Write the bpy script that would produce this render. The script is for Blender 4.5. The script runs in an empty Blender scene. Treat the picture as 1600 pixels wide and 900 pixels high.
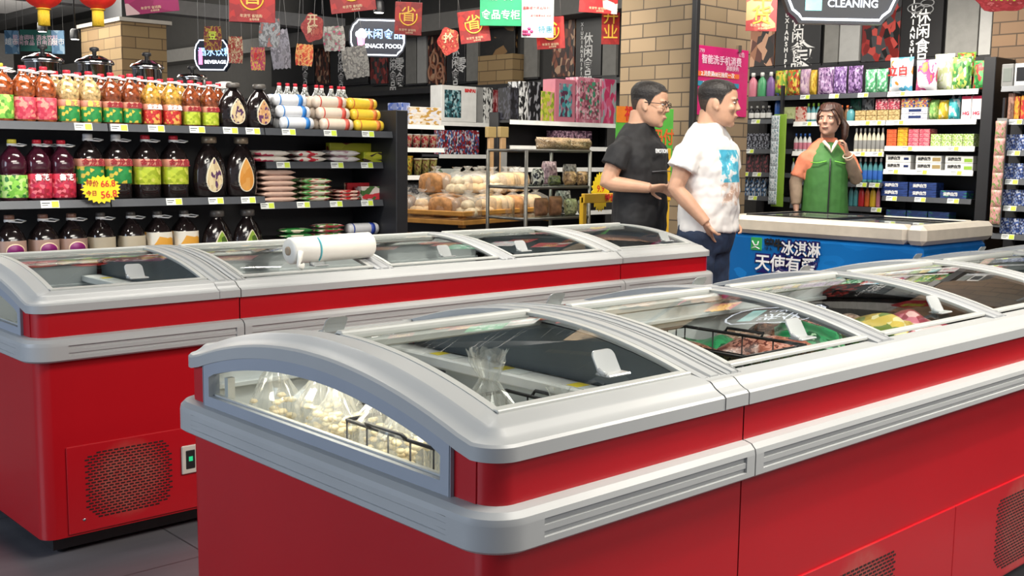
import bpy, math, random, mathutils
from mathutils import Vector as V, Matrix
sc = bpy.context.scene
R = math.radians; PI = math.pi
col = sc.collection
rnd = random.Random(7)

# ---------------------------------------------------------------- camera, world, lights, exposure
CF, YAW, PIT, ROL, CH = 1698.36, R(47.354), R(7.036), R(.7144), 1.32
_cy, _sy, _cp, _sp = math.cos(YAW), math.sin(YAW), math.cos(PIT), math.sin(PIT)
FW = V((_cy*_cp, _sy*_cp, -_sp)); _rt = V((_sy, -_cy, 0)); _up = _rt.cross(FW)
RT = math.cos(ROL)*_rt + math.sin(ROL)*_up; UP = -math.sin(ROL)*_rt + math.cos(ROL)*_up
cd = bpy.data.cameras.new('camera'); cam = bpy.data.objects.new('camera', cd); col.objects.link(cam)
cd.sensor_width = 36; cd.lens = CF/1600*36; cd.clip_start = .05; cd.clip_end = 200
cam.matrix_world = Matrix((( RT.x, UP.x, -FW.x, 0), (RT.y, UP.y, -FW.y, 0), (RT.z, UP.z, -FW.z, CH), (0, 0, 0, 1)))
sc.camera = cam
def _ray(px, py): return FW*CF + RT*(px-800) - UP*(py-450)
# where a sight line meets the plane x=X, y=Y or z=Z of the shop (used to measure places)
def onx(px, py, X): d = _ray(px, py); d = d*(X/d.x); return V((d.x, d.y, d.z+CH))
def ony(px, py, Y): d = _ray(px, py); d = d*(Y/d.y); return V((d.x, d.y, d.z+CH))
def onz(px, py, Z): d = _ray(px, py); d = d*((Z-CH)/d.z); return V((d.x, d.y, Z))
def ond(px, py, D): d = _ray(px, py)*(D/CF); return V((d.x, d.y, d.z+CH))

sc.view_settings.view_transform = 'Standard'; sc.view_settings.look = 'None'
sc.view_settings.exposure = 0.2; sc.view_settings.gamma = 1; sc.view_settings.use_curve_mapping = False
w = bpy.data.worlds.new('shop_air'); sc.world = w; w.use_nodes = True
w.node_tree.nodes['Background'].inputs[0].default_value = (.80, .85, 1, 1)
w.node_tree.nodes['Background'].inputs[1].default_value = .30

def area(name, loc, tgt, size, power, color=(1, .95, .86), sy=None, spread=180):
    l = bpy.data.lights.new(name, 'AREA'); l.energy = power; l.color = color; l.size = size
    l.shape = 'RECTANGLE'; l.size_y = sy or size; l.spread = R(spread)
    o = bpy.data.objects.new(name, l); col.objects.link(o); o.location = loc
    o.rotation_euler = (V(tgt)-V(loc)).to_track_quat('-Z', 'Y').to_euler()
    return o
def spot(name, loc, tgt, power, angle=50, color=(1, .93, .82), r=.05, blend=.6):
    l = bpy.data.lights.new(name, 'SPOT'); l.energy = power; l.color = color
    l.spot_size = R(angle); l.spot_blend = blend; l.shadow_soft_size = r
    o = bpy.data.objects.new(name, l); col.objects.link(o); o.location = loc
    o.rotation_euler = (V(tgt)-V(loc)).to_track_quat('-Z', 'Y').to_euler()
    return o
# soft lights added in place of the many ceiling spots, daylight from the shop entrance on the left
area('ceiling_fill', (2.6, .4, 3.45), (2.4, 1.6, 0), 2.2, 115, sy=1.0)
area('ceiling_fill', (2.2, 4.6, 3.45), (2.6, 5.6, .9), 2.4, 110, sy=.5)
area('ceiling_fill', (5.4, 6.4, 3.45), (6.2, 7.4, .9), 2.6, 110, sy=.8)
area('ceiling_fill', (7.0, 4.0, 3.45), (8.3, 4.2, 1.3), 1.6, 100, sy=2.4)
area('ceiling_fill', (3.6, 11.5, 3.4), (4.5, 10, 1.5), 3, 160, sy=2)  # added to brighten the far end of the shop
area('soffit_fill', (4.6, 15.0, 2.7), (5.2, 17.5, 3.6), 3, 330, sy=2)  # added without any fixture, brightens the soffit from below
area('front_fill', (3.9, -1.6, 3.0), (3.2, 1.3, .4), 2.2, 75, sy=1.2)  # added fill from the camera side, brightens the near row's long face
area('entrance_daylight', (-3.2, 3.6, 1.9), (1.2, 2.4, .7), 3.0, 120, (.72, .84, 1), sy=2.4)
SPOTS = [((4.2, 2.6, 3.4), (4.95, 3.75, 1.2), 260), ((4.6, .6, 3.4), (3.0, 1.5, .7), 330), ((3.2, 3.0, 3.4), (3.1, 4.0, .85), 240),
         ((.9, 3.6, 3.4), (1.9, 5.5, 1.4), 200), ((5.8, 2.2, 3.4), (6.4, 3.4, .8), 200), ((5.9, 4.6, 3.4), (7.9, 4.0, 1.6), 330),
         ((4.3, 5.2, 3.4), (6.6, 6.3, 1.2), 260)]

# ---------------------------------------------------------------- materials
def ramp(nt, stops, interp='CONSTANT'):
    n = nt.nodes.new('ShaderNodeValToRGB'); cr = n.color_ramp; cr.interpolation = interp
    while len(cr.elements) > 1: cr.elements.remove(cr.elements[-1])
    for i, (p, c) in enumerate(stops):
        e = cr.elements[0] if i == 0 else cr.elements.new(p)
        e.position = p; e.color = (*c, 1)
    return n
def hexc(h):
    c = [int(h[i:i+2], 16)/255 for i in (0, 2, 4)]
    return tuple(x/12.92 if x <= .04045 else ((x+.055)/1.055)**2.4 for x in c)
_mc = {}
def M(name, c, rough=.5, metal=0, emit=0, var=.06, scale=14, coat=0, bump=0, trans=0, sss=0, spec=.5):
    if name in _mc: return _mc[name]
    if isinstance(c, str): c = hexc(c)
    m = bpy.data.materials.new(name); m.use_nodes = True; nt = m.node_tree; b = nt.nodes['Principled BSDF']
    b.inputs['Roughness'].default_value = rough; b.inputs['Metallic'].default_value = metal
    b.inputs['Specular IOR Level'].default_value = spec
    b.inputs['Coat Weight'].default_value = coat; b.inputs['Coat Roughness'].default_value = .08
    tc = nt.nodes.new('ShaderNodeTexCoord'); nz = nt.nodes.new('ShaderNodeTexNoise')
    nz.inputs['Scale'].default_value = scale; nz.inputs['Detail'].default_value = 4
    nt.links.new(tc.outputs['Object'], nz.inputs['Vector'])
    r = ramp(nt, [(.3, tuple(x*(1-var) for x in c)), (.7, tuple(min(1, x*(1+var)) for x in c))], 'LINEAR')
    nt.links.new(nz.outputs['Fac'], r.inputs[0]); nt.links.new(r.outputs[0], b.inputs['Base Color'])
    if emit:
        nt.links.new(r.outputs[0], b.inputs['Emission Color']); b.inputs['Emission Strength'].default_value = emit
    if bump:
        bp = nt.nodes.new('ShaderNodeBump'); bp.inputs['Strength'].default_value = bump; bp.inputs['Distance'].default_value = .01
        nt.links.new(nz.outputs['Fac'], bp.inputs['Height']); nt.links.new(bp.outputs[0], b.inputs['Normal'])
    if trans: b.inputs['Transmission Weight'].default_value = trans
    if sss: b.inputs['Subsurface Weight'].default_value = sss; b.inputs['Subsurface Radius'].default_value = (.02, .008, .004)
    _mc[name] = m
    return m
def PR(name, cols, scale=3, rough=.45, seed=0, kind='v', stretch=(1, 1, 1)):
    """printed package artwork: blocks of a few inks laid over the thing's own box"""
    if name in _mc: return _mc[name]
    m = bpy.data.materials.new(name); m.use_nodes = True; nt = m.node_tree; b = nt.nodes['Principled BSDF']
    b.inputs['Roughness'].default_value = rough
    tc = nt.nodes.new('ShaderNodeTexCoord'); mp = nt.nodes.new('ShaderNodeMapping')
    mp.inputs['Location'].default_value = (seed*1.7, seed*.9, seed*2.3); mp.inputs['Scale'].default_value = stretch
    nt.links.new(tc.outputs['Generated'], mp.inputs[0])
    if kind == 'v':
        t = nt.nodes.new('ShaderNodeTexVoronoi'); t.inputs['Scale'].default_value = scale; t.inputs['Randomness'].default_value = .9
        out = nt.nodes.new('ShaderNodeSeparateColor'); nt.links.new(t.outputs['Color'], out.inputs[0]); o = out.outputs[0]
    else:
        t = nt.nodes.new('ShaderNodeTexNoise'); t.inputs['Scale'].default_value = scale; t.inputs['Detail'].default_value = 3
        mr = nt.nodes.new('ShaderNodeMapRange'); mr.inputs[1].default_value = .3; mr.inputs[2].default_value = .7
        nt.links.new(t.outputs['Fac'], mr.inputs[0]); o = mr.outputs[0]
    nt.links.new(mp.outputs[0], t.inputs['Vector'])
    cc = [hexc(c) if isinstance(c, str) else c for c in cols]
    r = ramp(nt, [(i/len(cc), c) for i, c in enumerate(cc)])
    nt.links.new(o, r.inputs[0]); nt.links.new(r.outputs[0], b.inputs['Base Color'])
    _mc[name] = m
    return m
def GL(name, tint=(1, 1, 1), refl=1.0, rough=0.0, haze=0, hazec=(.8, .85, .85)):
    if name in _mc: return _mc[name]
    m = bpy.data.materials.new(name); m.use_nodes = True; nt = m.node_tree; nt.nodes.clear()
    out = nt.nodes.new('ShaderNodeOutputMaterial'); tr = nt.nodes.new('ShaderNodeBsdfTransparent'); gl = nt.nodes.new('ShaderNodeBsdfGlossy')
    tr.inputs[0].default_value = (*tint, 1); gl.inputs['Roughness'].default_value = rough
    fr = nt.nodes.new('ShaderNodeFresnel'); fr.inputs[0].default_value = 1.5
    ge = nt.nodes.new('ShaderNodeNewGeometry'); io = nt.nodes.new('ShaderNodeMapRange'); io.inputs[3].default_value = 1.5; io.inputs[4].default_value = 1/1.5
    nt.links.new(ge.outputs['Backfacing'], io.inputs[0]); nt.links.new(io.outputs[0], fr.inputs[0])     # a thin sheet reflects alike from both sides
    tc = nt.nodes.new('ShaderNodeTexCoord'); nz = nt.nodes.new('ShaderNodeTexNoise'); nz.inputs['Scale'].default_value = 3
    nt.links.new(tc.outputs['Object'], nz.inputs['Vector'])
    mu = nt.nodes.new('ShaderNodeMath'); mu.operation = 'MULTIPLY'; mu.use_clamp = True; mu.inputs[1].default_value = refl
    nt.links.new(fr.outputs[0], mu.inputs[0])
    mx = nt.nodes.new('ShaderNodeMixShader'); nt.links.new(mu.outputs[0], mx.inputs[0])
    base = tr.outputs[0]
    if haze:
        df = nt.nodes.new('ShaderNodeBsdfDiffuse'); df.inputs[0].default_value = (*hazec, 1)
        m2 = nt.nodes.new('ShaderNodeMixShader'); mh = nt.nodes.new('ShaderNodeMath'); mh.operation = 'MULTIPLY'; mh.inputs[1].default_value = haze*2
        nt.links.new(nz.outputs['Fac'], mh.inputs[0]); nt.links.new(mh.outputs[0], m2.inputs[0])
        nt.links.new(base, m2.inputs[1]); nt.links.new(df.outputs[0], m2.inputs[2]); base = m2.outputs[0]
    nt.links.new(base, mx.inputs[1]); nt.links.new(gl.outputs[0], mx.inputs[2]); nt.links.new(mx.outputs[0], out.inputs[0])
    _mc[name] = m
    return m
def BRICK(name, c1, c2, mortar, scale=1.0, bw=.24, rh=.075, axis='xz'):
    if name in _mc: return _mc[name]
    m = bpy.data.materials.new(name); m.use_nodes = True; nt = m.node_tree; b = nt.nodes['Principled BSDF']; b.inputs['Roughness'].default_value = .85
    tc = nt.nodes.new('ShaderNodeTexCoord'); sp = nt.nodes.new('ShaderNodeSeparateXYZ'); nt.links.new(tc.outputs['Object'], sp.inputs[0])
    ad = nt.nodes.new('ShaderNodeMath'); nt.links.new(sp.outputs[0], ad.inputs[0]); nt.links.new(sp.outputs[1], ad.inputs[1])
    cb = nt.nodes.new('ShaderNodeCombineXYZ'); nt.links.new(ad.outputs[0], cb.inputs[0]); nt.links.new(sp.outputs[2], cb.inputs[1])
    br = nt.nodes.new('ShaderNodeTexBrick'); nt.links.new(cb.outputs[0], br.inputs['Vector'])
    br.inputs['Color1'].default_value = (*hexc(c1), 1); br.inputs['Color2'].default_value = (*hexc(c2), 1); br.inputs['Mortar'].default_value = (*hexc(mortar), 1)
    br.inputs['Scale'].default_value = 1; br.inputs['Brick Width'].default_value = bw; br.inputs['Row Height'].default_value = rh; br.inputs['Mortar Size'].default_value = .005
    nt.links.new(br.outputs['Color'], b.inputs['Base Color'])
    bp = nt.nodes.new('ShaderNodeBump'); bp.inputs['Strength'].default_value = .6; bp.inputs['Distance'].default_value = .01; bp.invert = True
    nt.links.new(br.outputs['Fac'], bp.inputs['Height']); nt.links.new(bp.outputs[0], b.inputs['Normal'])
    _mc[name] = m
    return m

# ---------------------------------------------------------------- mesh helpers
class MB:
    def __init__(s): s.v = []; s.f = []; s.m = []; s.mats = []; s.sm = []
    def mi(s, m):
        if m not in s.mats: s.mats.append(m)
        return s.mats.index(m)
    def add(s, vs, fs, m, smooth=False):
        k = len(s.v); i = s.mi(m); s.v += [tuple(p) for p in vs]
        for f in fs: s.f.append(tuple(k+j for j in f)); s.m.append(i); s.sm.append(smooth)
        return s
    def box(s, a, b, m, bev=0):
        x0, y0, z0 = a; x1, y1, z1 = b
        if bev <= 0:
            vs = [(x, y, z) for x in (x0, x1) for y in (y0, y1) for z in (z0, z1)]
            return s.add(vs, [(0, 1, 3, 2), (4, 6, 7, 5), (0, 4, 5, 1), (2, 3, 7, 6), (0, 2, 6, 4), (1, 5, 7, 3)], m)
        e = min(bev, (x1-x0)*.49, (y1-y0)*.49, (z1-z0)*.49)
        lo = (x0, y0, z0); hi = (x1, y1, z1); idx = {}; vs = []
        for sx in (0, 1):
            for sy in (0, 1):
                for sz in (0, 1):
                    for ax in range(3):
                        p = []
                        for k, q in enumerate((sx, sy, sz)):
                            ins = 0 if k == ax else e
                            p.append((hi[k]-ins) if q else (lo[k]+ins))
                        idx[(sx, sy, sz, ax)] = len(vs); vs.append(p)
        fs = []
        for ax in range(3):
            o = [k for k in range(3) if k != ax]
            for q in (0, 1):
                L = []
                for (u, w_) in ((0, 0), (1, 0), (1, 1), (0, 1)):
                    k = [0, 0, 0]; k[ax] = q; k[o[0]] = u; k[o[1]] = w_; L.append(idx[(*k, ax)])
                fs.append(L)
        for ax in range(3):
            o = [k for k in range(3) if k != ax]
            for u in (0, 1):
                for w_ in (0, 1):
                    k0 = [0, 0, 0]; k0[o[0]] = u; k0[o[1]] = w_; k1 = list(k0); k1[ax] = 1
                    fs.append([idx[(*k0, o[0])], idx[(*k1, o[0])], idx[(*k1, o[1])], idx[(*k0, o[1])]])
        for sx in (0, 1):
            for sy in (0, 1):
                for sz in (0, 1): fs.append([idx[(sx, sy, sz, a_)] for a_ in range(3)])
        return s.add(vs, fs, m)
    def tube(s, pts, r, m, n=8, closed=False, cap=True):
        pts = [V(p) for p in pts]; N = len(pts); rs = r if isinstance(r, (list, tuple)) else [r]*N
        vs = []; up = None
        for i, p in enumerate(pts):
            if closed: t = pts[(i+1) % N]-pts[i-1]
            else: t = (pts[min(i+1, N-1)]-pts[max(i-1, 0)])
            t.normalize()
            if up is None: up = t.orthogonal().normalized()
            up = (up-t*up.dot(t)); up = up.normalized() if up.length > 1e-6 else t.orthogonal().normalized()
            sd = t.cross(up)
            for k in range(n):
                a = 2*PI*k/n; vs.append(p+(up*math.cos(a)+sd*math.sin(a))*rs[i])
        fs = []
        for i in range(N if closed else N-1):
            j = (i+1) % N
            for k in range(n): fs.append((i*n+k, i*n+(k+1) % n, j*n+(k+1) % n, j*n+k))
        if cap and not closed: fs += [tuple(range(n))[::-1], tuple((N-1)*n+k for k in range(n))]
        return s.add(vs, fs, m, True)
    def lathe(s, prof, m, c=(0, 0, 0), n=20, sx=1, sy=1, axis='z', pw=2):
        vs = []
        for (r, z) in prof:
            for k in range(n):
                a = 2*PI*k/n; ca, sa = math.cos(a), math.sin(a)
                if pw != 2: q = (abs(ca)**pw+abs(sa)**pw)**(1/pw); ca /= q; sa /= q
                x, y = r*ca*sx, r*sa*sy
                vs.append((c[0]+x, c[1]+y, c[2]+z) if axis == 'z' else (c[0]+z, c[1]+x, c[2]+y) if axis == 'x' else (c[0]+x, c[1]+z, c[2]+y))
        fs = [(i*n+k, i*n+(k+1) % n, (i+1)*n+(k+1) % n, (i+1)*n+k) for i in range(len(prof)-1) for k in range(n)]
        fs += [tuple(range(n))[::-1], tuple((len(prof)-1)*n+k for k in range(n))]
        return s.add(vs, fs, m, True)
    def loft(s, rings, m, smooth=True, cap=True):
        n = len(rings[0]); vs = [p for r in rings for p in r]
        fs = [(i*n+k, i*n+(k+1) % n, (i+1)*n+(k+1) % n, (i+1)*n+k) for i in range(len(rings)-1) for k in range(n)]
        if cap: fs += [tuple(range(n))[::-1], tuple((len(rings)-1)*n+k for k in range(n))]
        return s.add(vs, fs, m, smooth)
    def strip(s, rings, m, smooth=False):
        """open cross-sections joined along their length"""
        n = len(rings[0]); vs = [p for r in rings for p in r]
        fs = [(i*n+k, i*n+k+1, (i+1)*n+k+1, (i+1)*n+k) for i in range(len(rings)-1) for k in range(n-1)]
        return s.add(vs, fs, m, smooth)
    def prism(s, poly, d0, d1, m, axis='y'):
        """outline poly (u, w) pushed from d0 to d1 along an axis; u,w are the other two axes in order"""
        def P(u, w_, d): return {'x': (d, u, w_), 'y': (u, d, w_), 'z': (u, w_, d)}[axis]
        n = len(poly); vs = [P(u, w_, d0) for u, w_ in poly]+[P(u, w_, d1) for u, w_ in poly]
        fs = [tuple(range(n)), tuple(n+k for k in range(n))[::-1]]+[(k, n+k, n+(k+1) % n, (k+1) % n) for k in range(n)]
        return s.add(vs, fs, m)
    def bag(s, c, sz, m, seed=0, n=10, crimp=.06, wob=.12):
        """a filled pouch: pillow standing in x-z with a flat top and bottom seam"""
        q = random.Random(seed); W_, D_, H_ = sz; fr = []; bk = []
        ph = [q.uniform(0, 6) for _ in range(6)]
        for j in range(n+1):
            t = j/n
            for i in range(n+1):
                u = i/n*2-1
                thick = D_/2*max(0, (1-abs(u)**2.6))**.6*max(0, (1-abs(2*t-1)**4))**.7
                thick *= 1+wob*(math.sin(5*u+ph[0]+4*t)+.6*math.sin(9*t+ph[1]+3*u))
                wv = wob*.12*W_*math.sin(7*t+ph[2])
                x = u*W_/2*(1-.05*math.sin(PI*t))+wv*.3; z = t*H_-H_*.0
                fr.append((c[0]+x, c[1]-thick, c[2]+z)); bk.append((c[0]+x, c[1]+thick+1e-4, c[2]+z))
        N = n+1; fs = []
        for j in range(n):
            for i in range(n):
                a = j*N+i; fs.append((a, a+1, a+N+1, a+N))
        s.add(fr, fs, m, True); s.add(bk, [f[::-1] for f in fs], m, True)
        return s
    def build(s, name, parent=None, loc=None, recalc=True, auto=0):
        me = bpy.data.meshes.new(name); me.from_pydata(s.v, [], s.f)
        for m in s.mats: me.materials.append(m)
        me.polygons.foreach_set('material_index', s.m); me.polygons.foreach_set('use_smooth', s.sm); me.update()
        if auto: me.polygons.foreach_set('use_smooth', [True]*len(me.polygons))
        if recalc:
            import bmesh
            bm = bmesh.new(); bm.from_mesh(me); bmesh.ops.recalc_face_normals(bm, faces=bm.faces); bm.to_mesh(me); bm.free()
        if auto: me.set_sharp_from_angle(angle=R(auto))
        o = bpy.data.objects.new(name, me); col.objects.link(o)
        if parent: o.parent = parent
        if loc: o.location = loc
        return o
def tag(o, label=None, cat=None, group=None, kind=None):
    if label: o['label'] = label
    if cat: o['category'] = cat
    if group: o['group'] = group
    if kind: o['kind'] = kind
    return o
def empty(name, loc, label, cat, group=None, rz=0):
    o = bpy.data.objects.new(name, None); col.objects.link(o); o.location = loc; o.rotation_euler = (0, 0, rz); o.empty_display_size = .05
    return tag(o, label, cat, group)
def kids(o): return [c for c in bpy.data.objects if c.parent == o]
def dup(o, loc, rz=None, label=None, group=None, parent=None, rot=None, scale=None):
    def cp(x, par):
        c = x.copy(); col.objects.link(c)
        if par: c.parent = par
        for ch in x.children: cp(ch, c)
        return c
    r = cp(o, parent); r.location = loc
    if rz is not None: r.rotation_euler = (0, 0, rz)
    if rot is not None: r.rotation_euler = rot
    if scale is not None: r.scale = scale
    if label: r['label'] = label
    if group: r['group'] = group
    return r
def text_mesh(body, size, m, depth=.0008, bold=0, align='CENTER'):
    c = bpy.data.curves.new('lettering', 'FONT'); c.body = body; c.size = size; c.align_x = align; c.align_y = 'CENTER'
    c.extrude = depth; c.offset = bold; c.resolution_u = 3; c.space_line = .95
    t = bpy.data.objects.new('lettering', c); col.objects.link(t)
    me = bpy.data.meshes.new_from_object(t.evaluated_get(bpy.context.evaluated_depsgraph_get()))
    bpy.data.objects.remove(t); bpy.data.curves.remove(c)
    me.materials.clear(); me.materials.append(m)
    return me
def letters(body, size, m, parent, loc, rot=(PI/2, 0, 0), depth=.0008, bold=0, sx=1, align='CENTER', name='lettering'):
    """flat lettering; the unturned text reads along +x with its top toward +z after the quarter turn"""
    o = bpy.data.objects.new(name, text_mesh(body, size, m, depth, bold, align)); col.objects.link(o)
    o.parent = parent; o.location = loc; o.rotation_euler = rot; o.scale = (sx, 1, 1)
    return o
def structure(o): o['kind'] = 'structure'; return o

# shared materials
RED = M('red_enamel', (.44, .003, .009), .32, coat=.15, var=.05, scale=2)
RED2 = M('red_enamel_panel', (.46, .003, .010), .32, coat=.15, var=.05, scale=2)
GREY = M('grey_plastic_trim', (.40, .41, .41), .36, var=.03, scale=5)
TRIM = M('window_trim_plastic', (.31, .34, .39), .45, var=.03, scale=5)
LINER = M('liner_aluminium', (.52, .55, .56), .35, metal=.15, var=.05, scale=6)
LIDF = M('lid_frame_plastic', (.46, .47, .45), .35, var=.03)
DARK = M('black_plastic', (.012, .012, .014), .5)
SLOT = M('dark_slot', (.02, .004, .004), .8)
BLK = M('black_metal', (.012, .012, .014), .4, var=.1)
GLASS = GL('lid_glass', (.93, .96, .95), .95)
CLEAR = GL('clear_plastic', (.96, .97, .97), 1.0, .08, haze=.16)
HANDLE = GL('handle_plastic', (.75, .78, .78), 1.0, .15, haze=.6, hazec=(.55, .57, .57))
CHROME = M('polished_steel', (.75, .75, .74), .14, metal=1)
WIRE = M('black_wire', (.015, .015, .018), .4)
WHITE = M('white_plastic', (.80, .80, .78), .4)
TAGW = M('tag_paper', (.72, .75, .72), .5)
TAGY = M('tag_yellow_green', (.55, .68, .06), .5)
INK = M('black_ink', (.01, .01, .012), .6)

# ---------------------------------------------------------------- room
def slab(name, a, b, m): return structure(MB().box(a, b, m).build(name))
FLOOR = None
def floor_mat():
    m = bpy.data.materials.new('grey_tile_floor'); m.use_nodes = True; nt = m.node_tree; b = nt.nodes['Principled BSDF']
    tc = nt.nodes.new('ShaderNodeTexCoord'); br = nt.nodes.new('ShaderNodeTexBrick'); nt.links.new(tc.outputs['Object'], br.inputs['Vector'])
    br.offset = 0; br.inputs['Scale'].default_value = 1; br.inputs['Brick Width'].default_value = .8; br.inputs['Row Height'].default_value = .8
    br.inputs['Mortar Size'].default_value = .003; br.inputs['Mortar'].default_value = (.04, .04, .045, 1)
    nz = nt.nodes.new('ShaderNodeTexNoise'); nz.inputs['Scale'].default_value = 2.2; nz.inputs['Detail'].default_value = 6
    mp = nt.nodes.new('ShaderNodeMapping'); mp.inputs['Scale'].default_value = (.5, 2.5, 1); nt.links.new(tc.outputs['Object'], mp.inputs[0]); nt.links.new(mp.outputs[0], nz.inputs['Vector'])
    r = ramp(nt, [(.3, (.085, .082, .092)), (.7, (.15, .142, .155))], 'LINEAR'); nt.links.new(nz.outputs['Fac'], r.inputs[0])
    nt.links.new(r.outputs[0], br.inputs['Color1']); nt.links.new(r.outputs[0], br.inputs['Color2'])
    nt.links.new(br.outputs['Color'], b.inputs['Base Color']); b.inputs['Roughness'].default_value = .28
    return m
slab('floor', (-4, -3, -.1), (9.2, 27, 0), floor_mat())
CEILM = M('black_ceiling_paint', (.012, .012, .013), .9, var=.3, scale=1)
slab('ceiling', (-4, -3, 3.9), (9.2, 27, 4.0), CEILM)
BACKW = M('dark_grey_wall', (.055, .053, .05), .8)
slab('wall_back', (8.75, -3, 0), (9.2, 27, 3.9), BACKW)
slab('wall_far', (-4, 26.5, 0), (8.75, 27, 3.9), M('pale_wall', (.35, .34, .33), .8))

# ---------------------------------------------------------------- island freezers
W = 1.14; YC = W/2
def dz(y):
    d = y-YC
    return .082*(1-(d/.5)**2) if abs(d) < .5 else 0.0
def rpath(x1, off, r=.06, flats=True, mirror=None):
    """outline of an island end: front side, rounded corner, end, rounded corner, back side; offset outward by off.
    returns (x, y, side, s) with x running from the open end x1 to 0"""
    P = []; rho = r+off; yA, yB = (r, W-r) if rho >= 0 else (-off, W+off)
    ox = -off
    for x in (x1, x1-.028, x1-.0285, .1005, .10): P.append((x, -off, 'f'))
    for k in range(17):
        a = -PI/2-PI/2*k/16
        if rho >= 0: P.append((r+rho*math.cos(a), r+rho*math.sin(a), 'c'))
        else: P.append((ox, -off, 'c'))
    for k in range(1, 28): P.append((ox, yA+(yB-yA)*k/28, 'e'))
    for k in range(17):
        a = PI-PI/2*k/16
        if rho >= 0: P.append((r+rho*math.cos(a), W-r+rho*math.sin(a), 'c'))
        else: P.append((ox, W+off, 'c'))
    for x in (.10, .1005, x1-.0285, x1-.028, x1): P.append((x, W+off, 'f'))
    return P
GROOVE = {1, }
def grooved(i, n):
    return 2 <= i <= 3 or n-4 <= i <= n-3
def sweep(mb, prof, L, m, end, arch=False, gprof=None, smooth=False, r=.06, only=None, clip=False):
    """prof: list of (out, z). end: 'L', 'R' or None (straight on both long sides)"""
    if end:
        cols = []
        for k, (o, z) in enumerate(prof): cols.append(rpath(L, o, r))
        n = len(cols[0]); rings = []
        for i in range(n):
            ring = []
            for k, (o, z) in enumerate(prof):
                x, y, sd = cols[k][i]; zz = z+(dz(y) if arch else 0)
                if gprof and sd == 'e' and abs(y-YC) < .47: x += gprof[k]*.45
                if gprof and (2 <= i <= 3 or n-4 <= i <= n-3):
                    go = gprof[k]
                    y = (y+go) if y < YC else (y-go)
                if end == 'R': x = L-x
                ring.append((x, y, zz))
            if clip and not ((ring[0][1] < YC) == (only == 0) and abs(ring[0][1]-YC) > .445): continue
            rings.append(ring)
        mb.strip(rings, m, smooth)
        for ring in (rings[0], rings[-1]): mb.add(ring, [tuple(range(len(ring)))], m)
    else:
        for sgn in (0, 1):
            if only is not None and sgn != only: continue
            rings = []
            for i, x in enumerate((0, .028, .0285, L-.0285, L-.028, L)):
                ring = []
                for k, (o, z) in enumerate(prof):
                    g = gprof[k] if gprof and 2 <= i <= 3 else 0
                    y = -o+g if sgn == 0 else W+o-g
                    ring.append((x, y, z))
                rings.append(ring)
            mb.strip(rings, m, smooth)
            for ring in (rings[0], rings[-1]): mb.add(ring, [tuple(range(len(ring)))], m)
def arc_z(y): return .856+dz(y)
def arch_strip(mb, x0, x1, y0, y1, zo, th, m, n=16, ridges=True):
    xs = [(x0, -th), (x0, 0)]
    if ridges:
        w_ = x1-x0
        xs += [(x0+w_*.18, .003), (x0+w_*.26, -.004), (x0+w_*.34, .004), (x0+w_*.66, .004), (x0+w_*.74, -.004), (x0+w_*.82, .003)]
    xs += [(x1, 0), (x1, -th)]
    rings = []
    for i in range(n+1):
        y = y0+(y1-y0)*i/n
        rings.append([(x, y, arc_z(y)+zo+z) for x, z in xs])
    mb.strip(rings, m)
    for r_ in (rings[0], rings[-1]): mb.add(r_, [tuple(range(len(r_)))], m)
def vent(root, u0, u1, z0, z1, dust, side=-1):
    p = MB(); y = -.0225
    rows = int((z1-z0)/.0098); cols = int((u1-u0)/.0195)
    for j in range(rows):
        for i in range(cols):
            cx = u0+(i+.5*(j % 2)+.5)*.0195; cz = z0+(j+.5)*.0098
            ex = (cx-(u0+u1)/2)/((u1-u0)/2); ez = (cz-(z0+z1)/2)/((z1-z0)/2)
            if abs(ex)**5+abs(ez)**5 > .98: continue
            p.box((cx-.0072, y-.0008, cz-.0026), (cx+.0072, y+.0006, cz+.0026), SLOT)
    return p.build('vent_grille', root)
def panel_mat(name, spots):
    """red enamel with round patches of grey dust caught on the grille"""
    m = bpy.data.materials.new(name); m.use_nodes = True; nt = m.node_tree; b = nt.nodes['Principled BSDF']
    b.inputs['Coat Weight'].default_value = .3; b.inputs['Roughness'].default_value = .33
    tc = nt.nodes.new('ShaderNodeTexCoord'); prev = None
    nz = nt.nodes.new('ShaderNodeTexNoise'); nz.inputs['Scale'].default_value = 60; nt.links.new(tc.outputs['Object'], nz.inputs['Vector'])
    base = (.47, .005, .012, 1); cur = None
    for (cx, cz, rad) in spots:
        d = nt.nodes.new('ShaderNodeVectorMath'); d.operation = 'DISTANCE'; d.inputs[1].default_value = (cx, -.02, cz); nt.links.new(tc.outputs['Object'], d.inputs[0])
        mr = nt.nodes.new('ShaderNodeMapRange'); mr.inputs[1].default_value = rad*.55; mr.inputs[2].default_value = rad; mr.inputs[3].default_value = .55; mr.inputs[4].default_value = 0
        nt.links.new(d.outputs['Value'], mr.inputs[0])
        mu = nt.nodes.new('ShaderNodeMath'); mu.operation = 'MULTIPLY'; nt.links.new(mr.outputs[0], mu.inputs[0]); nt.links.new(nz.outputs['Fac'], mu.inputs[1])
        mx = nt.nodes.new('ShaderNodeMix'); mx.data_type = 'RGBA'; mx.inputs['A'].default_value = base; mx.inputs['B'].default_value = (.42, .27, .2, 1)
        if cur: nt.links.new(cur, mx.inputs['A'])
        nt.links.new(mu.outputs[0], mx.inputs['Factor']); cur = mx.outputs['Result']
    nt.links.new(cur, b.inputs['Base Color'])
    return m
BANDP = [(-.014, .652), (.014, .652), (.022, .658), (.022, .669), (.022, .670), (.022, .678), (.022, .679), (.022, .690), (.022, .691), (.022, .702), (.022, .703), (.020, .714), (.010, .724), (-.006, .728), (-.014, .728)]
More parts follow.
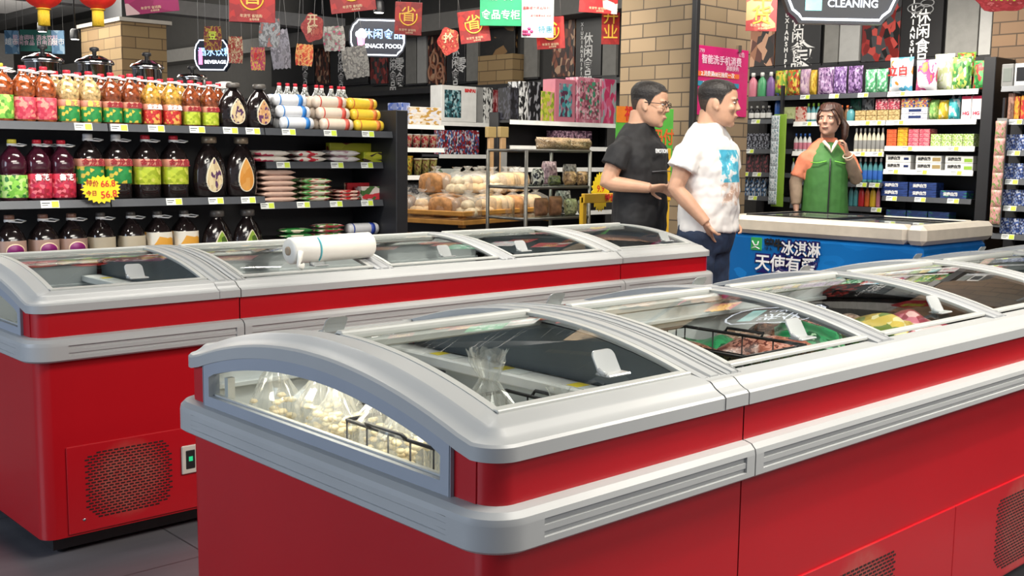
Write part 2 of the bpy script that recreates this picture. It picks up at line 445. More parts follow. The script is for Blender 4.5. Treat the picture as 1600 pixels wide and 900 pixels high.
BANDG = [0, 0, 0, 0, .006, .006, .002, .002, .006, .006, 0, 0, 0, 0, 0]
CAPP = [(-.014, .806), (0, .806), (0, .831), (-.005, .836), (-.014, .839), (-.026, .846), (-.036, .855), (-.042, .8585), (-.088, .860), (-.088, .842), (-.03, .83), (-.014, .82)]
def freezer(name, label, x0, y0, L, end, bays, handle_u, vents, group, switch=None, hb=None):
    root = empty(name, (x0, y0, 0), label, 'freezer', group)
    a = MB(); sweep(a, [(-.012, .07), (-.012, .655)], L, RED, end)
    if not end:
        for x in (.0005, L-.0005): a.add([(x, .012, .07), (x, W-.012, .07), (x, W-.012, .655), (x, .012, .655)], [(0, 1, 2, 3)], RED)
    a.build('cabinet_body', root, auto=24)
    p = MB(); p.box((.06, .07, .015), (L-.06, W-.07, .072), DARK); p.build('plinth', root)
    for fx in (.1, L-.1):
        q = MB(); q.tube([(fx, .1, .001), (fx, .1, .05)], .018, DARK, 10); q.box((fx-.03, .08, .04), (fx+.03, .12, .07), DARK); q.build('foot', root)
    # service panels with the bright ledge on top
    ps = []; lo = .09 if end == 'L' else .012; hi = L-.09 if end == 'R' else L-.012
    cuts = [(lo, hi)] if L < 1 else [(lo, L/2-.0015), (L/2+.0015, hi)]
    pm = panel_mat(name+'_service_panel', [((u0+u1)/2, (z0+z1)/2, (u1-u0)*.48) for (u0, u1, z0, z1) in vents]) if vents else RED2
    for (u0, u1) in cuts:
        q = MB(); q.box((u0, .006, .078), (u1, .03, .367), pm, .0015); s_ = q.build('service_panel', root); ps.append(s_)
        b_ = MB()
        b_.tube([(u0+.05, .0045, .12), (u0+.05, .006, .12)], .005, CHROME, 8)
        b_.tube([(u1-.05, .0045, .12), (u1-.05, .006, .12)], .005, CHROME, 8); b_.build('screw', s_)
    for v_ in vents:
        o = vent(root, *v_, None); o.location = (0, .0285, 0)
    if switch:
        q = MB(); u = switch; q.box((u, -.002, .205), (u+.062, .006, .305), M('switch_frame', (.62, .58, .52), .5), .003)
        s_ = q.build('switch_frame', root); MB().box((u+.014, -.004, .222), (u+.048, .0, .288), DARK, .003).build('switch_rocker', s_)
        MB().box((u+.024, -.0055, .25), (u+.038, -.003, .266), M('green_pilot_lamp', (.02, .5, .2), .3, emit=.6)).build('pilot_lamp', s_)
    sds = (None,) if end else (0, 1)
    for sd in sds:
        a = MB(); sweep(a, BANDP, L, GREY, end, gprof=BANDG, only=sd); a.build('bumper_rail', root, auto=24)
        a = MB(); sweep(a, CAPP, L, GREY, end, arch=True, only=sd); a.build('cap_rail', root, auto=24)
    for sd in (0, 1):
        a = MB(); sweep(a, [(-.012, .72), (-.012, .812)], L, RED, end, only=sd, clip=True)
        if end:
            e_ = -1 if sd == 0 else 1; xs_ = sorted((L-.010 if end == 'R' else .010, L-.013 if end == 'R' else .013)); ys_ = sorted((YC+e_*.452, YC+e_*.515)); a.box((xs_[0], ys_[0], .72), (xs_[1], ys_[1], .812), RED)
        a.build('upper_panel', root, auto=24)
    def X(u): return L-u if end == 'R' else u
    if end:                                                   # moulded joint pieces where the end meets the next cabinet
        for sd in (0, 1):
            q = MB(); rg = []
            for x in (L-.080, L-.003): rg.append([(X(x), (-o-.0018) if sd == 0 else (W+o+.0018), z+.0012) for o, z in CAPP[1:9]])
            q.strip(rg, GREY); q.build('cap_joint', root)
    if end:
        # arched end panel with its window
        t = MB(); n = 32; hw = .455; wh = .428
        def zt(d): return .861-.33*d*d
        zb = .751; zlo = .724
        outer = []; inner = []
        for k in range(n+1):
            d = -hw+2*hw*k/n; outer.append((d, .812+dz(d+YC)))
            e = -wh+2*wh*k/n; inner.append((e, zt(e)))
        for pl, xo in ((0, -.004), (1, .018)):
            pass
        F, B_ = .002, .03
        fr = []
        for d, z in outer: fr.append((X(F), d+YC, z))
        for d, z in inner: fr.append((X(F), d+YC, z-.004 if abs(abs(d)-wh) < 1e-6 else z))
        N = n+1
        t.add(fr, [(k, k+1, N+k+1, N+k) for k in range(n)], TRIM)                      # above the window
        lowo = [(X(F), -hw+YC, zlo), (X(F), hw+YC, zlo)]; lowi = [(X(F), -wh+YC, zb), (X(F), wh+YC, zb)]
        t.add(lowo+lowi, [(0, 1, 3, 2)], TRIM)
        t.add([fr[0], lowo[0], lowi[0], fr[N]], [(0, 1, 2, 3)], TRIM); t.add([fr[n], lowo[1], lowi[1], fr[N+n]], [(0, 1, 2, 3)], TRIM)
        # reveal of the opening
        loop = [(d+YC, z) for d, z in inner]+[(wh+YC, zb), (-wh+YC, zb)]
        m_ = len(loop)
        t.add([(X(F), y, z) for y, z in loop]+[(X(B_), y, z) for y, z in loop], [(k, (k+1) % m_, m_+(k+1) % m_, m_+k) for k in range(m_)], TRIM)
        for s in (-1, 1): t.box((min(X(F), X(.02)), YC+s*hw-.002, zlo), (max(X(F), X(.02)), YC+s*hw+.002, .822), TRIM)
        ep = t.build('end_panel', root)
        g = MB(); g.add([(X(.020), y, z) for y, z in loop], [tuple(range(m_))], GLASS); g.build('end_window', ep)
        g = MB()
        g.box((min(X(.016), X(.026)), YC-wh, zb), (max(X(.016), X(.026)), YC+wh, zb+.004), LIDF); g.box((min(X(.022), X(.04)), YC+wh-.055, zb), (max(X(.022), X(.04)), YC+wh-.040, .80), LIDF)
        g.build('window_bead', ep)
    # liner tub
    xi0 = .035 if end == 'L' else .02; xi1 = L-.035 if end == 'R' else L-.02
    yi0, yi1 = .088, W-.088; zf = .22; zt0 = zt1 = .842; zs = .748
    l = MB(); xa, xb = xi0, xi1
    if end == 'L': xb = L-.09
    if end == 'R': xa = .09
    za = zs if end == 'L' else .80; zb_ = zs if end == 'R' else .80
    l.add([(xa, yi0, zf), (xb, yi0, zf), (xb, yi1, zf), (xa, yi1, zf)], [(0, 1, 2, 3)], LINER)
    l.add([(xa, yi0, zf), (xb, yi0, zf), (xb, yi0, zt0), (xa, yi0, zt0)], [(0, 1, 2, 3)], LINER)
    l.add([(xa, yi1, zf), (xb, yi1, zf), (xb, yi1, zt0), (xa, yi1, zt0)], [(0, 1, 2, 3)], LINER)
    l.box((xa-.012, yi0, zf), (xa, yi1, za), LINER); l.box((xb, yi0, zf), (xb+.012, yi1, zb_), LINER)
    # slate end walls rising to the arch
    for (xe, on) in ((.012 if end is None else .06, end != 'L'), (L-.07 if end == 'L' else L-.02, end != 'R')):
        if on:
            wl = MB(); rg = []
            for i in range(17):
                y = yi0+(yi1-yi0)*i/16; rg.append([(xe, y, .70), (xe, y, arc_z(y)-.02), (xe+.006, y, arc_z(y)-.02), (xe+.006, y, .70)])
            wl.strip(rg, M('slate_inner_wall', (.10, .12, .13), .4)); wl.build('inner_end_wall', root)
    # inner ledges and the flat shoulder under the cap
    for y in (yi0, yi1-.02): l.box((xa, y, .755), (xb, y+.02, .768), LINER, .002)
    l.build('liner', root)
    if end:
        s_ = MB(); xl = sorted((X(L-.155), X(L-.078)))
        s_.box((xl[0], yi0, .772), (xl[1], yi1, .80), WHITE, .004); sh = s_.build('price_ledge', root); tag(sh, 'white ledge with price tags')
        for k, yy in enumerate((.30, .55, .80)):
            q = MB(); q.box((xl[0]+.012, yy, .8005), (xl[1]-.02, yy+.10, .8015), TAGW); q.box((xl[0]+.014, yy+.06, .8012), (xl[1]-.022, yy+.095, .8022), M('tag_sun_yellow', (.85, .68, .03), .5)); q.build('price_tag', sh)
    # arches between bays and lids
    nb = len(bays)
    def AD(x0_, x1_, m_=GREY): t_ = MB(); arch_strip(t_, x0_, x1_, .06, W-.06, .005, .02, m_); t_.build('arch_divider', root)
    if end == 'L': AD(L-.078, L-.001)
    elif end == 'R': AD(.001, .078)
    else: AD(.001, .05); AD(L-.05, L-.001)
    for (b0, b1) in bays[:-1]: AD(b1-.001, b1+.081, M('divider_grey', (.34, .35, .36), .4))
    for bi, (b0, b1) in enumerate(bays):
        for side in (0, 1):
            lr = MB(); t0, t1 = (.088, .60) if side == 0 else (.54, W-.088); zo = .0015 if side == 0 else -.014
            n = 14; g = MB(); rings = []
            for i in range(n+1):
                y = t0+.02+(t1-t0-.04)*i/n; rings.append([(b0+.012, y, arc_z(y)+zo), (b1-.012, y, arc_z(y)+zo)])
            # frame: side strips, outer strip and centre bar
            for xx in (b0, b1-.016):
                rr = []
                for i in range(n+1):
                    y = t0+(t1-t0)*i/n; z = arc_z(y)+zo; rr.append([(xx, y, z-.005), (xx, y, z+.004), (xx+.016, y, z+.004), (xx+.016, y, z-.005), (xx, y, z-.005)])
                lr.strip(rr, LIDF)
            yo = t0 if side == 0 else t1-.026; yb = t1-.024 if side == 0 else t0
            lr.box((b0, yo, arc_z(yo+.013)+zo-.004), (b1, yo+.026, arc_z(yo+.013)+zo+.005), LIDF, .002)
            lr.box((b0, yb, arc_z(yb)+zo-.010), (b1, yb+.024, arc_z(yb)+zo+.010), LIDF, .004)
            lid = lr.build('lid', root); g.strip(rings, GLASS, True); g.build('lid_glass', lid, recalc=False)
            hu = handle_u[bi] if side == 0 else (hb[bi] if hb else (b0+b1)/2)
            yh = .135 if side == 0 else W-.125; zh = arc_z(yh)+zo+.003
            h = MB(); s = 1 if side == 0 else -1
            pl = []
            for k in range(7):
                a_ = PI/2*k/6; pl.append((-.032+.014-.014*math.cos(a_), .036+.014*math.sin(a_)))
            for k in range(7):
                a_ = PI/2*k/6; pl.append((.032-.014+.014*math.sin(a_), .036+.014*math.cos(a_)))
            pl += [(.032, .002), (-.032, .002)]
            N = len(pl)
            vs = [(hu+u, yh+s*(.012+w_*.55)+t_, zh+w_*.95) for t_ in (0, .004) for u, w_ in pl]
            h.add(vs, [tuple(range(N)), tuple(N+k for k in range(N))[::-1]]+[(k, (k+1) % N, N+(k+1) % N, N+k) for k in range(N)], HANDLE)
            h.box((hu-.03, min(yh, yh+s*.03)-.01, zh), (hu+.036, max(yh, yh+s*.03), zh+.005), HANDLE, .002)
            h.tube([(hu-.03, yh, zh+.006), (hu-.03, yh+s*.02, zh+.012)], .005, HANDLE)
            h.build('lid_handle', lid)
    return root
GA = 'red island freezers of the front row'; GB = 'red island freezers of the row behind'
L3 = 2.014; LE = .713
b3 = [(.052, .630), (.714, 1.300), (1.384, 1.962)]
bE = [(.088, .632)]; bR = [(.081, .625)]
FA = freezer('island_freezer', 'red island freezer nearest the camera, arched end window facing out', 1.16, 1.30, LE, 'L', bE, [.448], [], GA, hb=[.345])
freezer('island_freezer', 'long red three-bay freezer joined behind the nearest end-window freezer', 1.877, 1.30, L3, None, b3, [.417, 1.132, 1.80], [(.34, .69, .10, .335), (1.275, 1.62, .10, .335)], GA, hb=[.41, 1.10, 1.75])
freezer('island_freezer', 'red freezer continuing the near row beside the blue freezer', 3.895, 1.30, L3, None, b3, [.417, 1.132, 1.80], [], GA, hb=[.62, 1.25, 1.8])
FB = freezer('island_freezer', 'red end freezer of the back row, green pilot lamp beside its vent', 1.16, 3.448, LE, 'L', bE, [.40], [(.145, .44, .115, .345)], GB, switch=.478)
freezer('island_freezer', 'long red freezer with the white plastic roll lying on its lid', 1.877, 3.448, L3, None, b3, [.41, 1.05, 1.50], [(.34, .69, .10, .335)], GB)
freezer('island_freezer', 'red end freezer beside the man in the white shirt', 3.895, 3.448, LE, 'R', bR, [.50], [], GB)

# ---------------------------------------------------------------- shelving
STRIPM = M('shelf_strip_grey', (.075, .08, .09), .35, metal=.3)
SHELFM = M('shelf_black', (.015, .015, .017), .45)
STRIPW = M('shelf_strip_white', (.75, .75, .72), .3)
def shelf_unit(label, loc, rz, Wd, D, shelves, top, cat='shelving', posts=(0, 1), back=True, strip=None, group=None, name='shelving_unit', backm=None, pw_=.045):
    """shelves: list of (x0, x1, z_top, [tag x...], depth, strip material)"""
    r = empty(name, loc, label, cat, group, rz)
    for p_ in posts:
        x = p_ if p_ > 1 or p_ < 0 else p_*Wd
        MB().box((x-pw_, -.02 if (x > Wd-.1 and pw_ > .03) else D-.12, 0), (x+pw_, D, top), SHELFM, .004).build('upright', r)
    if back: MB().box((0, D-.02, .05), (Wd, D, top), backm or SHELFM).build('back_panel', r)
    MB().box((0, .03, 0), (Wd, D, .10), SHELFM, .003).build('base', r)
    for (x0, x1, z, tg, dep, sm) in shelves:
        sm = sm or STRIPM
        q = MB(); y0 = D-.02-dep
        q.box((x0+.003, y0+.004, z-.022), (x1-.003, D-.02, z), SHELFM)
        q.add([(x0+.004, y0-.001, z+.003), (x1-.004, y0-.001, z+.003), (x1-.004, y0-.010, z-.036), (x0+.004, y0-.010, z-.036), (x0+.004, y0+.006, z-.036), (x1-.004, y0+.006, z-.036), (x1-.004, y0+.006, z+.003), (x0+.004, y0+.006, z+.003)],
              [(0, 1, 2, 3), (3, 2, 5, 4), (4, 5, 6, 7), (7, 6, 1, 0), (0, 3, 4, 7), (1, 6, 5, 2)], sm)
        s_ = q.build('shelf', r)
        for t in tg:
            c = MB(); yy = y0-.0095
            def L(x, z_): return (x, y0-.001-.009*(z+.003-z_)/.039-.002, z_)
            def card(xa, xb, za, zb, m, e): c.add([(L(xa, za)[0], L(xa, za)[1]-e, za), (xb, L(xb, za)[1]-e, za), (xb, L(xb, zb)[1]-e, zb), (xa, L(xa, zb)[1]-e, zb)], [(0, 1, 2, 3)], m)
            card(t-.045, t+.045, z-.034, z+.002, TAGW, 0); card(t+.008, t+.042, z-.031, z-.002, TAGY, .0006); card(t-.04, t, z-.012, z-.008, INK, .0006); card(t-.04, t-.01, z-.022, z-.019, INK, .0006)
            c.build('price_tag', s_)
    return r
GX0, GY = 1.58, 5.5
def gx(px): return ony(px, 200, GY).x-GX0
TS = [gx(p) for p in (132, 188, 246, 310, 362, 397)]
S1 = 3.165-GX0; S0 = 2.27-GX0; GE = 4.06-GX0
gond = shelf_unit('long black shelving unit stocked with cooking oil and noodles', (GX0, GY, 0), 0, GE+.02, .48,
  [(0, S0, 1.445, [gx(132)], .44, None), (S0, S1, 1.445, TS[1:], .44, None), (S1, GE, 1.445, [gx(453), gx(518), gx(577)], .44, None),
   (0, S0, 1.06, [gx(75)], .44, None), (S0, S1, 1.06, [gx(271), gx(337), gx(388)], .44, None),
   (0, S0, .66, [], .44, None), (S0, S1, .66, [], .44, None),
   (S1+.06, GE, 1.255, [gx(458), gx(543), gx(590)], .34, None), (S1+.06, GE, 1.02, [gx(432), gx(489), gx(541), gx(590)], .34, None), (S1, GE, .80, [], .42, None)],
  1.58, posts=(0, GE+.045, ))
MB().box((GX0+.0, GY+.50, .1), (GX0+GE+.09, GY+.52, 1.44), SHELFM).build('divider_panel', gond).location = (-GX0, -GY, 0)

CAPR = M('red_cap', (.62, .02, .04), .4); CAPW = M('white_cap', (.75, .74, .72), .4); CAPY = M('yellow_cap', (.75, .62, .06), .4); CAPB = M('dark_cap', (.10, .09, .08), .35)
def liquid(name, c): return M(name, c, .08, coat=.7, var=.75, scale=55, spec=.7)  # strong light-dark noise paints the oil's sparkle into its colour
def oil_bottle(kind, label, wd, h, liq, capm, lab, lab_z, text=None, textc=None, band=None, group=None, handle=True):
    """square-shouldered oil bottle, front toward -y"""
    r = empty('oil_bottle', (0, 0, 0), label, 'bottle', group)
    k = wd/2; q = MB()
    q.lathe([(k*.9, 0), (k, .012), (k, h*.40), (k*.90, h*.425), (k*.90, h*.45), (k, h*.475), (k*1.0, h*.62), (k*.86, h*.72), (k*.5, h*.82), (k*.34, h*.86), (k*.34, h*.90)], liq, n=24, pw=3.4)
    q.build('bottle_body', r)
    c = MB(); c.lathe([(k*.36, h*.89), (k*.38, h*.90), (k*.38, h*.93), (k*.34, h*.935)], CAPW, n=16); c.lathe([(k*.36, h*.93), (k*.36, h*.99), (k*.3, h)], capm, n=16); c.build('cap', r)
    l = MB(); z0, z1 = lab_z[0]*h, lab_z[1]*h
    l.lathe([(k*1.012, z0), (k*1.02, z0+.002), (k*1.02, z1-.002), (k*1.012, z1)], lab, n=24, pw=3.4)
    if band: l.lathe([(k*1.022, z1-(z1-z0)*.3), (k*1.03, z1-(z1-z0)*.29), (k*1.03, z1-.001), (k*1.022, z1)], band, n=24, pw=3.4)
    lo = l.build('bottle_label', r)
    if text: letters(text, wd*.30, textc, lo, (0, -k*1.036-.001, z1-(z1-z0)*.16), bold=.001)
    if handle:
        hm = MB(); hm.tube([(-k*.1, 0, h*.9), (k*.5, -k*.2, h*.93), (k*1.0, -k*.5, h*.91), (k*.6, -k*.75, h*.89), (0, -k*.4, h*.9)], .0035, CAPW, 6, closed=True); hm.build('carry_handle', r)
    return r
def drop_bottle(label, wd, h, liq, lab, group=None, capm=CAPB):
    r = empty('oil_bottle', (0, 0, 0), label, 'bottle', group); k = wd/2
    q = MB(); pr = [(k*.75, 0), (k*.92, h*.04), (k*1.0, h*.22), (k*.98, h*.42), (k*.85, h*.60), (k*.62, h*.74), (k*.36, h*.83), (k*.28, h*.87), (k*.28, h*.9)]
    q.lathe(pr, liq, n=28, sy=.55); q.build('bottle_body', r)
    b = MB()
    for i in range(22):                                     # embossed rays around the label
        a = 2*PI*i/22; cx, cz = math.cos(a), math.sin(a)
        b.box((cx*k*.60-.0015, -k*.56-.003, h*.38+cz*h*.29-.0015), (cx*k*.60+.0015+.004*abs(cx), -k*.44, h*.38+cz*h*.29+.0015+.005*abs(cz)), liq)
    b.build('embossed_rays', r)
    c = MB(); c.lathe([(k*.36, h*.885), (k*.42, h*.9), (k*.42, h*.985), (k*.36, h)], capm, n=18); c.build('cap', r)
    poly = []
    for i in range(28):
        t = i/28*2*PI; poly.append((k*.56*math.sin(t)*math.sin(t/2)**.9, h*(.315-.20*math.cos(t)) if False else h*(.37+.27*math.cos(t))))
    p1 = [(x*1.10, h*.37+(z-h*.37)*1.06) for x, z in poly]
    l = MB(); l.prism(p1, -k*.60, -k*.50, M('cream_edge', (.75, .68, .52), .5), 'y'); l.prism(poly, -k*.612, -k*.55, lab, 'y'); l.build('teardrop_label', r)
    return r
L_PINK = PR('label_pink', ['C8455A', 'D8606A', 'B83048', 'E09080'], 7, seed=1); L_GRN = PR('label_green', ['1E7B3C', '23803F', '2A8A45', 'C8B040'], 7, seed=2)
L_RED = PR('label_red', ['A81C20', 'B42A28', 'C03A30', 'D8A050'], 7, seed=3); L_LIME = PR('label_lime', ['A8B830', 'B4C038', '90A020', 'C8C858'], 7, seed=4)
L_LG = PR('label_leaf', ['6CB040', '80C050', 'C8D870', '4C9030'], 7, seed=5); L_BRN = M('label_brown', (.30, .19, .15), .5)
L_REDW = PR('label_rosered', ['B02848', 'C83048', '98182C', 'D8707A'], 7, seed=6)
BAND = M('label_salmon_band', (.60, .26, .18), .5); DKRED = M('lettering_dark_red', (.30, .01, .02), .5); GOLD = M('lettering_gold', (.80, .60, .12), .4); TW = M('lettering_white', (.85, .84, .82), .5)
O_AMB = liquid('oil_amber_red', (.30, .07, .02)); O_GOLD = liquid('oil_gold', (.50, .27, .05)); O_LT = liquid('oil_pale', (.52, .36, .16)); O_BR = liquid('oil_brown', (.22, .055, .02))
O_BLK = M('dark_bottle', (.012, .008, .008), .12, coat=.5, var=.3, scale=20); O_WINE = M('dark_wine_bottle', (.05, .008, .018), .12, coat=.5, var=.3)
y1 = GY+.125
def put(proto, used, x, y, z, label=None, rz=0):
    if id(proto) not in used: used.add(id(proto)); proto.location = (x, y, z); proto.rotation_euler = (0, 0, rz); return proto
    return dup(proto, (x, y, z), rz, label)
U = set()
def bx(px, y=y1): return ony(px, 200, y).x
kinds = {
 'pinkT': oil_bottle(0, 'amber oil bottle with square pink label on the top shelf', .103, .275, O_AMB, CAPR, L_PINK, (.05, .44), group='pink label oil bottles'),
 'grnL': oil_bottle(0, 'pale golden oil bottle with green label on the top shelf', .103, .265, O_LT, CAPR, L_GRN, (.04, .44), '鲁花', GOLD, BAND, group='pale oil bottles with green labels'),
 'grnD': oil_bottle(0, 'reddish oil bottle with small green label on the top shelf', .095, .265, O_BR, CAPR, L_GRN, (.04, .44), '金龙鱼', DKRED, BAND, group='reddish oil bottles with green labels'),
 'redD': oil_bottle(0, 'golden oil bottle with red label on the top shelf', .093, .255, O_GOLD, CAPR, L_RED, (.04, .44), '金龙鱼', TW, BAND, group='oil bottles with red labels'),
 'limT': oil_bottle(0, 'brown oil bottle with lime label on the top shelf', .088, .25, O_BR, CAPR, L_LIME, (.04, .44), '金龙鱼', DKRED, BAND, group='oil bottles with lime labels on the top shelf'),
}
for kd, pxs in (('pinkT', (38, 71)), ('grnL', (107, 141)), ('grnD', (175, 205)), ('redD', (237, 268)), ('limT', (299, 328))):
    for p in pxs: put(kinds[kd], U, bx(p), y1, 1.4455)
back_lab = {'pinkT': 'amber oil bottle half hidden behind the pink label pair', 'grnL': 'pale oil bottle in the rear line of the top shelf', 'grnD': 'reddish oil bottle in the rear line of the top shelf', 'redD': 'golden oil bottle in the rear line of the top shelf', 'limT': 'brown oil bottle in the rear line of the top shelf'}
for kd, pxs in (('pinkT', (8, 54)), ('grnL', (88, 124)), ('grnD', (160, 192, 221)), ('redD', (252, 283)), ('limT', (313, 342))):
    for p in pxs: dup(kinds[kd], (bx(p, y1+.125), y1+.125, 1.4455), 0, back_lab[kd], 'rear oil bottles '+kd.lower()[:4])
kl = oil_bottle(0, 'oil bottle with leaf green label at the far end of the top shelf', .11, .28, O_AMB, CAPY, L_LG, (.05, .46)); kl.location = (bx(2), y1, 1.4455)
d1 = drop_bottle('round dark bottle with cream teardrop label on the top shelf', .185, .25, O_BLK, PR('drop_cream', ['C8B48C', 'D0BC94', 'BFA880', '4A2850'], 8, seed=3)); d1.location = (bx(365), y1, 1.4455)
d2 = drop_bottle('round dark bottle with tan teardrop label on the top shelf', .175, .25, O_BLK, PR('drop_tan', ['C89868', 'C09060', 'D0A878', '5A2C58'], 8, seed=8)); d2.location = (bx(406), y1, 1.4455)
# middle shelf
Z2 = 1.0605
m1 = oil_bottle(0, 'dark bottle with lime and green label beside the rose label pair', .12, .30, O_WINE, CAPY, PR('label_limegreen', ['70B040', '88C84C', 'B8D880', '2F7030'], 7, seed=9), (.05, .42)); m1.location = (bx(17), y1, Z2)
m2 = oil_bottle(0, 'dark wine bottle with rose red label on the middle shelf', .118, .30, O_WINE, CAPR, L_REDW, (.04, .44), '鲁花', TW, group='rose label bottles')
put(m2, U, bx(56), y1, Z2); put(m2, U, bx(94), y1, Z2); dup(m2, (bx(74, y1+.12), y1+.12, Z2), 0, 'dark wine bottle standing behind the rose label pair')
m3 = oil_bottle(0, 'large dark oil bottle with dark green label on the middle shelf', .135, .335, O_BLK, CAPW, L_GRN, (.24, .62), '金龙鱼', DKRED, BAND, group='large dark bottles with green labels')
put(m3, U, bx(136), y1, Z2); put(m3, U, bx(180), y1, Z2)
m4 = oil_bottle(0, 'large dark oil bottle with lime label on the middle shelf', .135, .335, O_BLK, CAPR, L_LIME, (.22, .62), '金龙鱼', DKRED, BAND, group='large dark bottles with lime labels')
put(m4, U, bx(226), y1, Z2); put(m4, U, bx(270), y1, Z2)
BRZ = M('bronze_cap', (.28, .22, .15), .35, metal=.4)
d3 = drop_bottle('large round dark bottle with cream teardrop label on the middle shelf', .20, .335, O_BLK, PR('drop_cream2', ['C8B890', 'D0C098', 'BFA880', '4A2850'], 8, seed=13), capm=BRZ); d3.location = (bx(326), y1, Z2)
d4 = drop_bottle('large round dark bottle with orange teardrop label on the middle shelf', .195, .335, O_BLK, PR('drop_orange', ['C88A3C', 'D09444', 'C08030', 'C89048'], 3, seed=8), capm=BRZ); d4.location = (bx(376), y1, Z2)
# lower shelf
Z3 = .6605
m5 = oil_bottle(0, 'black soy bottle with magenta oval label on the low shelf', .135, .33, O_BLK, M('copper_cap', (.25, .13, .09), .4), L_BRN, (.1, .62), group='bottles with magenta oval labels')
ov = MB(); ov.lathe([(.045, -.001), (.045, .001)], M('cream_rim', (.6, .45, .3), .5), n=24, axis='y', sy=.8); ov.lathe([(.040, -.002), (.040, .0)], M('magenta_oval', (.16, .004, .10), .5), n=24, axis='y', sy=.78); o_ = ov.build('oval_badge', m5, (0, -.073, .155))
for p in (8, 61, 106): put(m5, U, bx(p), y1, Z3)
m6 = oil_bottle(0, 'black soy bottle with pale beige label on the low shelf', .13, .33, O_BLK, CAPB, M('label_beige', (.38, .33, .24), .5), (.1, .62), group='bottles with beige labels')
for p in (152, 200): put(m6, U, bx(p), y1, Z3)
m7 = oil_bottle(0, 'dark vinegar bottle with white and orange label on the low shelf', .135, .33, O_BLK, CAPB, PR('label_white_orange', ['C8C0B0', 'D0C8B8', 'C89030', 'C8C4B8'], 2, seed=2), (.1, .66), group='bottles with white and orange labels')
for p in (242, 284): put(m7, U, bx(p), y1, Z3)
d5 = drop_bottle('round dark bottle with green teardrop label on the low shelf', .195, .325, O_BLK, PR('drop_green', ['7C9A30', '88A63C', '3E5A18', '90B048'], 3, seed=5), group='bottles with green teardrop labels')
for p in (336, 384): put(d5, U, bx(p), y1, Z3)

# noodle rolls and packs on the right-hand section
def roll(label, L, r_, m, endm, band, group):
    r = empty('noodle_pack', (0, 0, 0), label, 'noodles', group)
    q = MB(); q.lathe([(r_*.3, -L/2-.004), (r_*.86, -L/2), (r_, -L/2+.014), (r_, L/2-.014), (r_*.86, L/2), (r_*.3, L/2+.004)], m, n=16, axis='x'); q.build('pack', r)
    
    for u_, v_ in ((.22, .36), (-.38, -.34)): q = MB(); q.lathe([(r_*1.02, L*u_), (r_*1.02, L*v_)], band, n=16, axis='x'); q.build('printed_band', r)
    return r
rb = roll('white noodle roll with blue band stacked on the top shelf', .205, .036, M('noodle_white', (.72, .73, .75), .3), WHITE, M('band_blue', (.03, .20, .55), .4), 'white and blue noodle rolls')
rr_ = roll('cream noodle roll with red bands stacked on the top shelf', .21, .036, M('noodle_cream', (.75, .62, .50), .3), WHITE, M('band_red', (.65, .10, .07), .4), 'cream and red noodle rolls')
ry = roll('yellow noodle roll with orange stripes on the top shelf', .20, .034, M('noodle_yellow', (.80, .55, .05), .3), WHITE, M('band_orange', (.70, .20, .04), .4), 'yellow noodle rolls')
for pr, px in ((rb, 461), (rr_, 523), (ry, 573)):
    for lv in range(3):
        for j in range(3-0*lv):
            x = ony(px, 200, GY+.1).x-.012*lv+.004*j
            put(pr, U, x, GY+.085+.073*j+.02*lv, 1.4455+.036+.066*lv)
bo = oil_bottle(0, 'small clear bottle with red cap behind the noodle rolls', .07, .285, liquid('clear_vinegar', (.35, .36, .34)), CAPR, PR('label_mix', ['C83028', 'D8C8A8', '506070'], 3), (.05, .4), group='small bottles behind the noodle rolls', handle=False)
for p in (437, 450, 462, 477, 495, 503, 518, 530, 537): put(bo, U, bx(p, GY+.39), GY+.39, 1.4455)
def pack(label, sz, m, group=None, name='food_pack', cat='packet', seed=0):
    """a soft flat pack lying down with crimped ends"""
    r = MB(); a, b, c = sz; q = random.Random(seed); n = 8; rings = []
    for i in range(n+1):
        u = i/n; t = max(.1, (1-abs(2*u-1)**5))
        rings.append([(-a/2+a*u, y*b/2*(.96+.04*t), c/2+z*c/2*t) for y, z in ((-1, -.5), (-.8, -1), (0, -1), (.8, -1), (1, -.5), (1, .5), (.8, .95), (0, 1), (-.8, .95), (-1, .5))])
    r.loft(rings, m); o = r.build(name); tag(o, label, cat, group); return o
def stack(label, px0, px1, y, z, sz, m, n, group, rows=1, dx=0, seed=0):
    p = pack(label, sz, m, group, seed=seed); xa = (ony(px0, 200, y).x+ony(px1, 200, y).x)/2; first = True
    for k in range(n):
        for j in range(rows):
            c = (xa+rnd.uniform(-.004, .004)-dx*k, y+sz[1]/2+j*(sz[1]+.003), z+k*sz[2]*1.02)
            if first: p.location = c; first = False
            else: o = p.copy(); col.objects.link(o); o.location = c
    return p
yy = GY+.13
NW = PR('noodle_white_print', ['D8D0C4', 'E0D8CC', 'D8D0C4', 'B83050'], 2.2, stretch=(3, 1, 1), seed=4)
stack('long white and pink noodle packet on the second shelf', 396, 455, yy, 1.256, (.24, .11, .033), NW, 2, 'long noodle packets nearest the bottles', 2)
stack('long white and red noodle packet in the middle of the second shelf', 461, 512, yy, 1.256, (.21, .11, .033), PR('noodle_white_red', ['E0D8CC', 'D8D0C4', 'E0D8CC', 'C02838'], 2.6, stretch=(3, 1, 1), seed=8), 2, 'long noodle packets mid shelf', 2)
stack('white speckled noodle packet beside the yellow green box', 514, 566, yy, 1.256, (.22, .10, .036), PR('noodle_grey', ['C8C4C0', 'D8D4D0', 'B09098', 'C8C4C0'], 5, seed=2), 2, 'speckled noodle packets', 2)
def carton(label, a, b, m, name='carton', cat='box', group=None, bev=.003):
    o = MB().box((-(b[0]-a[0])/2, 0, 0), ((b[0]-a[0])/2, b[1]-a[1], b[2]-a[2]), m, bev).build(name); o.location = ((a[0]+b[0])/2, a[1], a[2])
    return tag(o, label, cat, group)
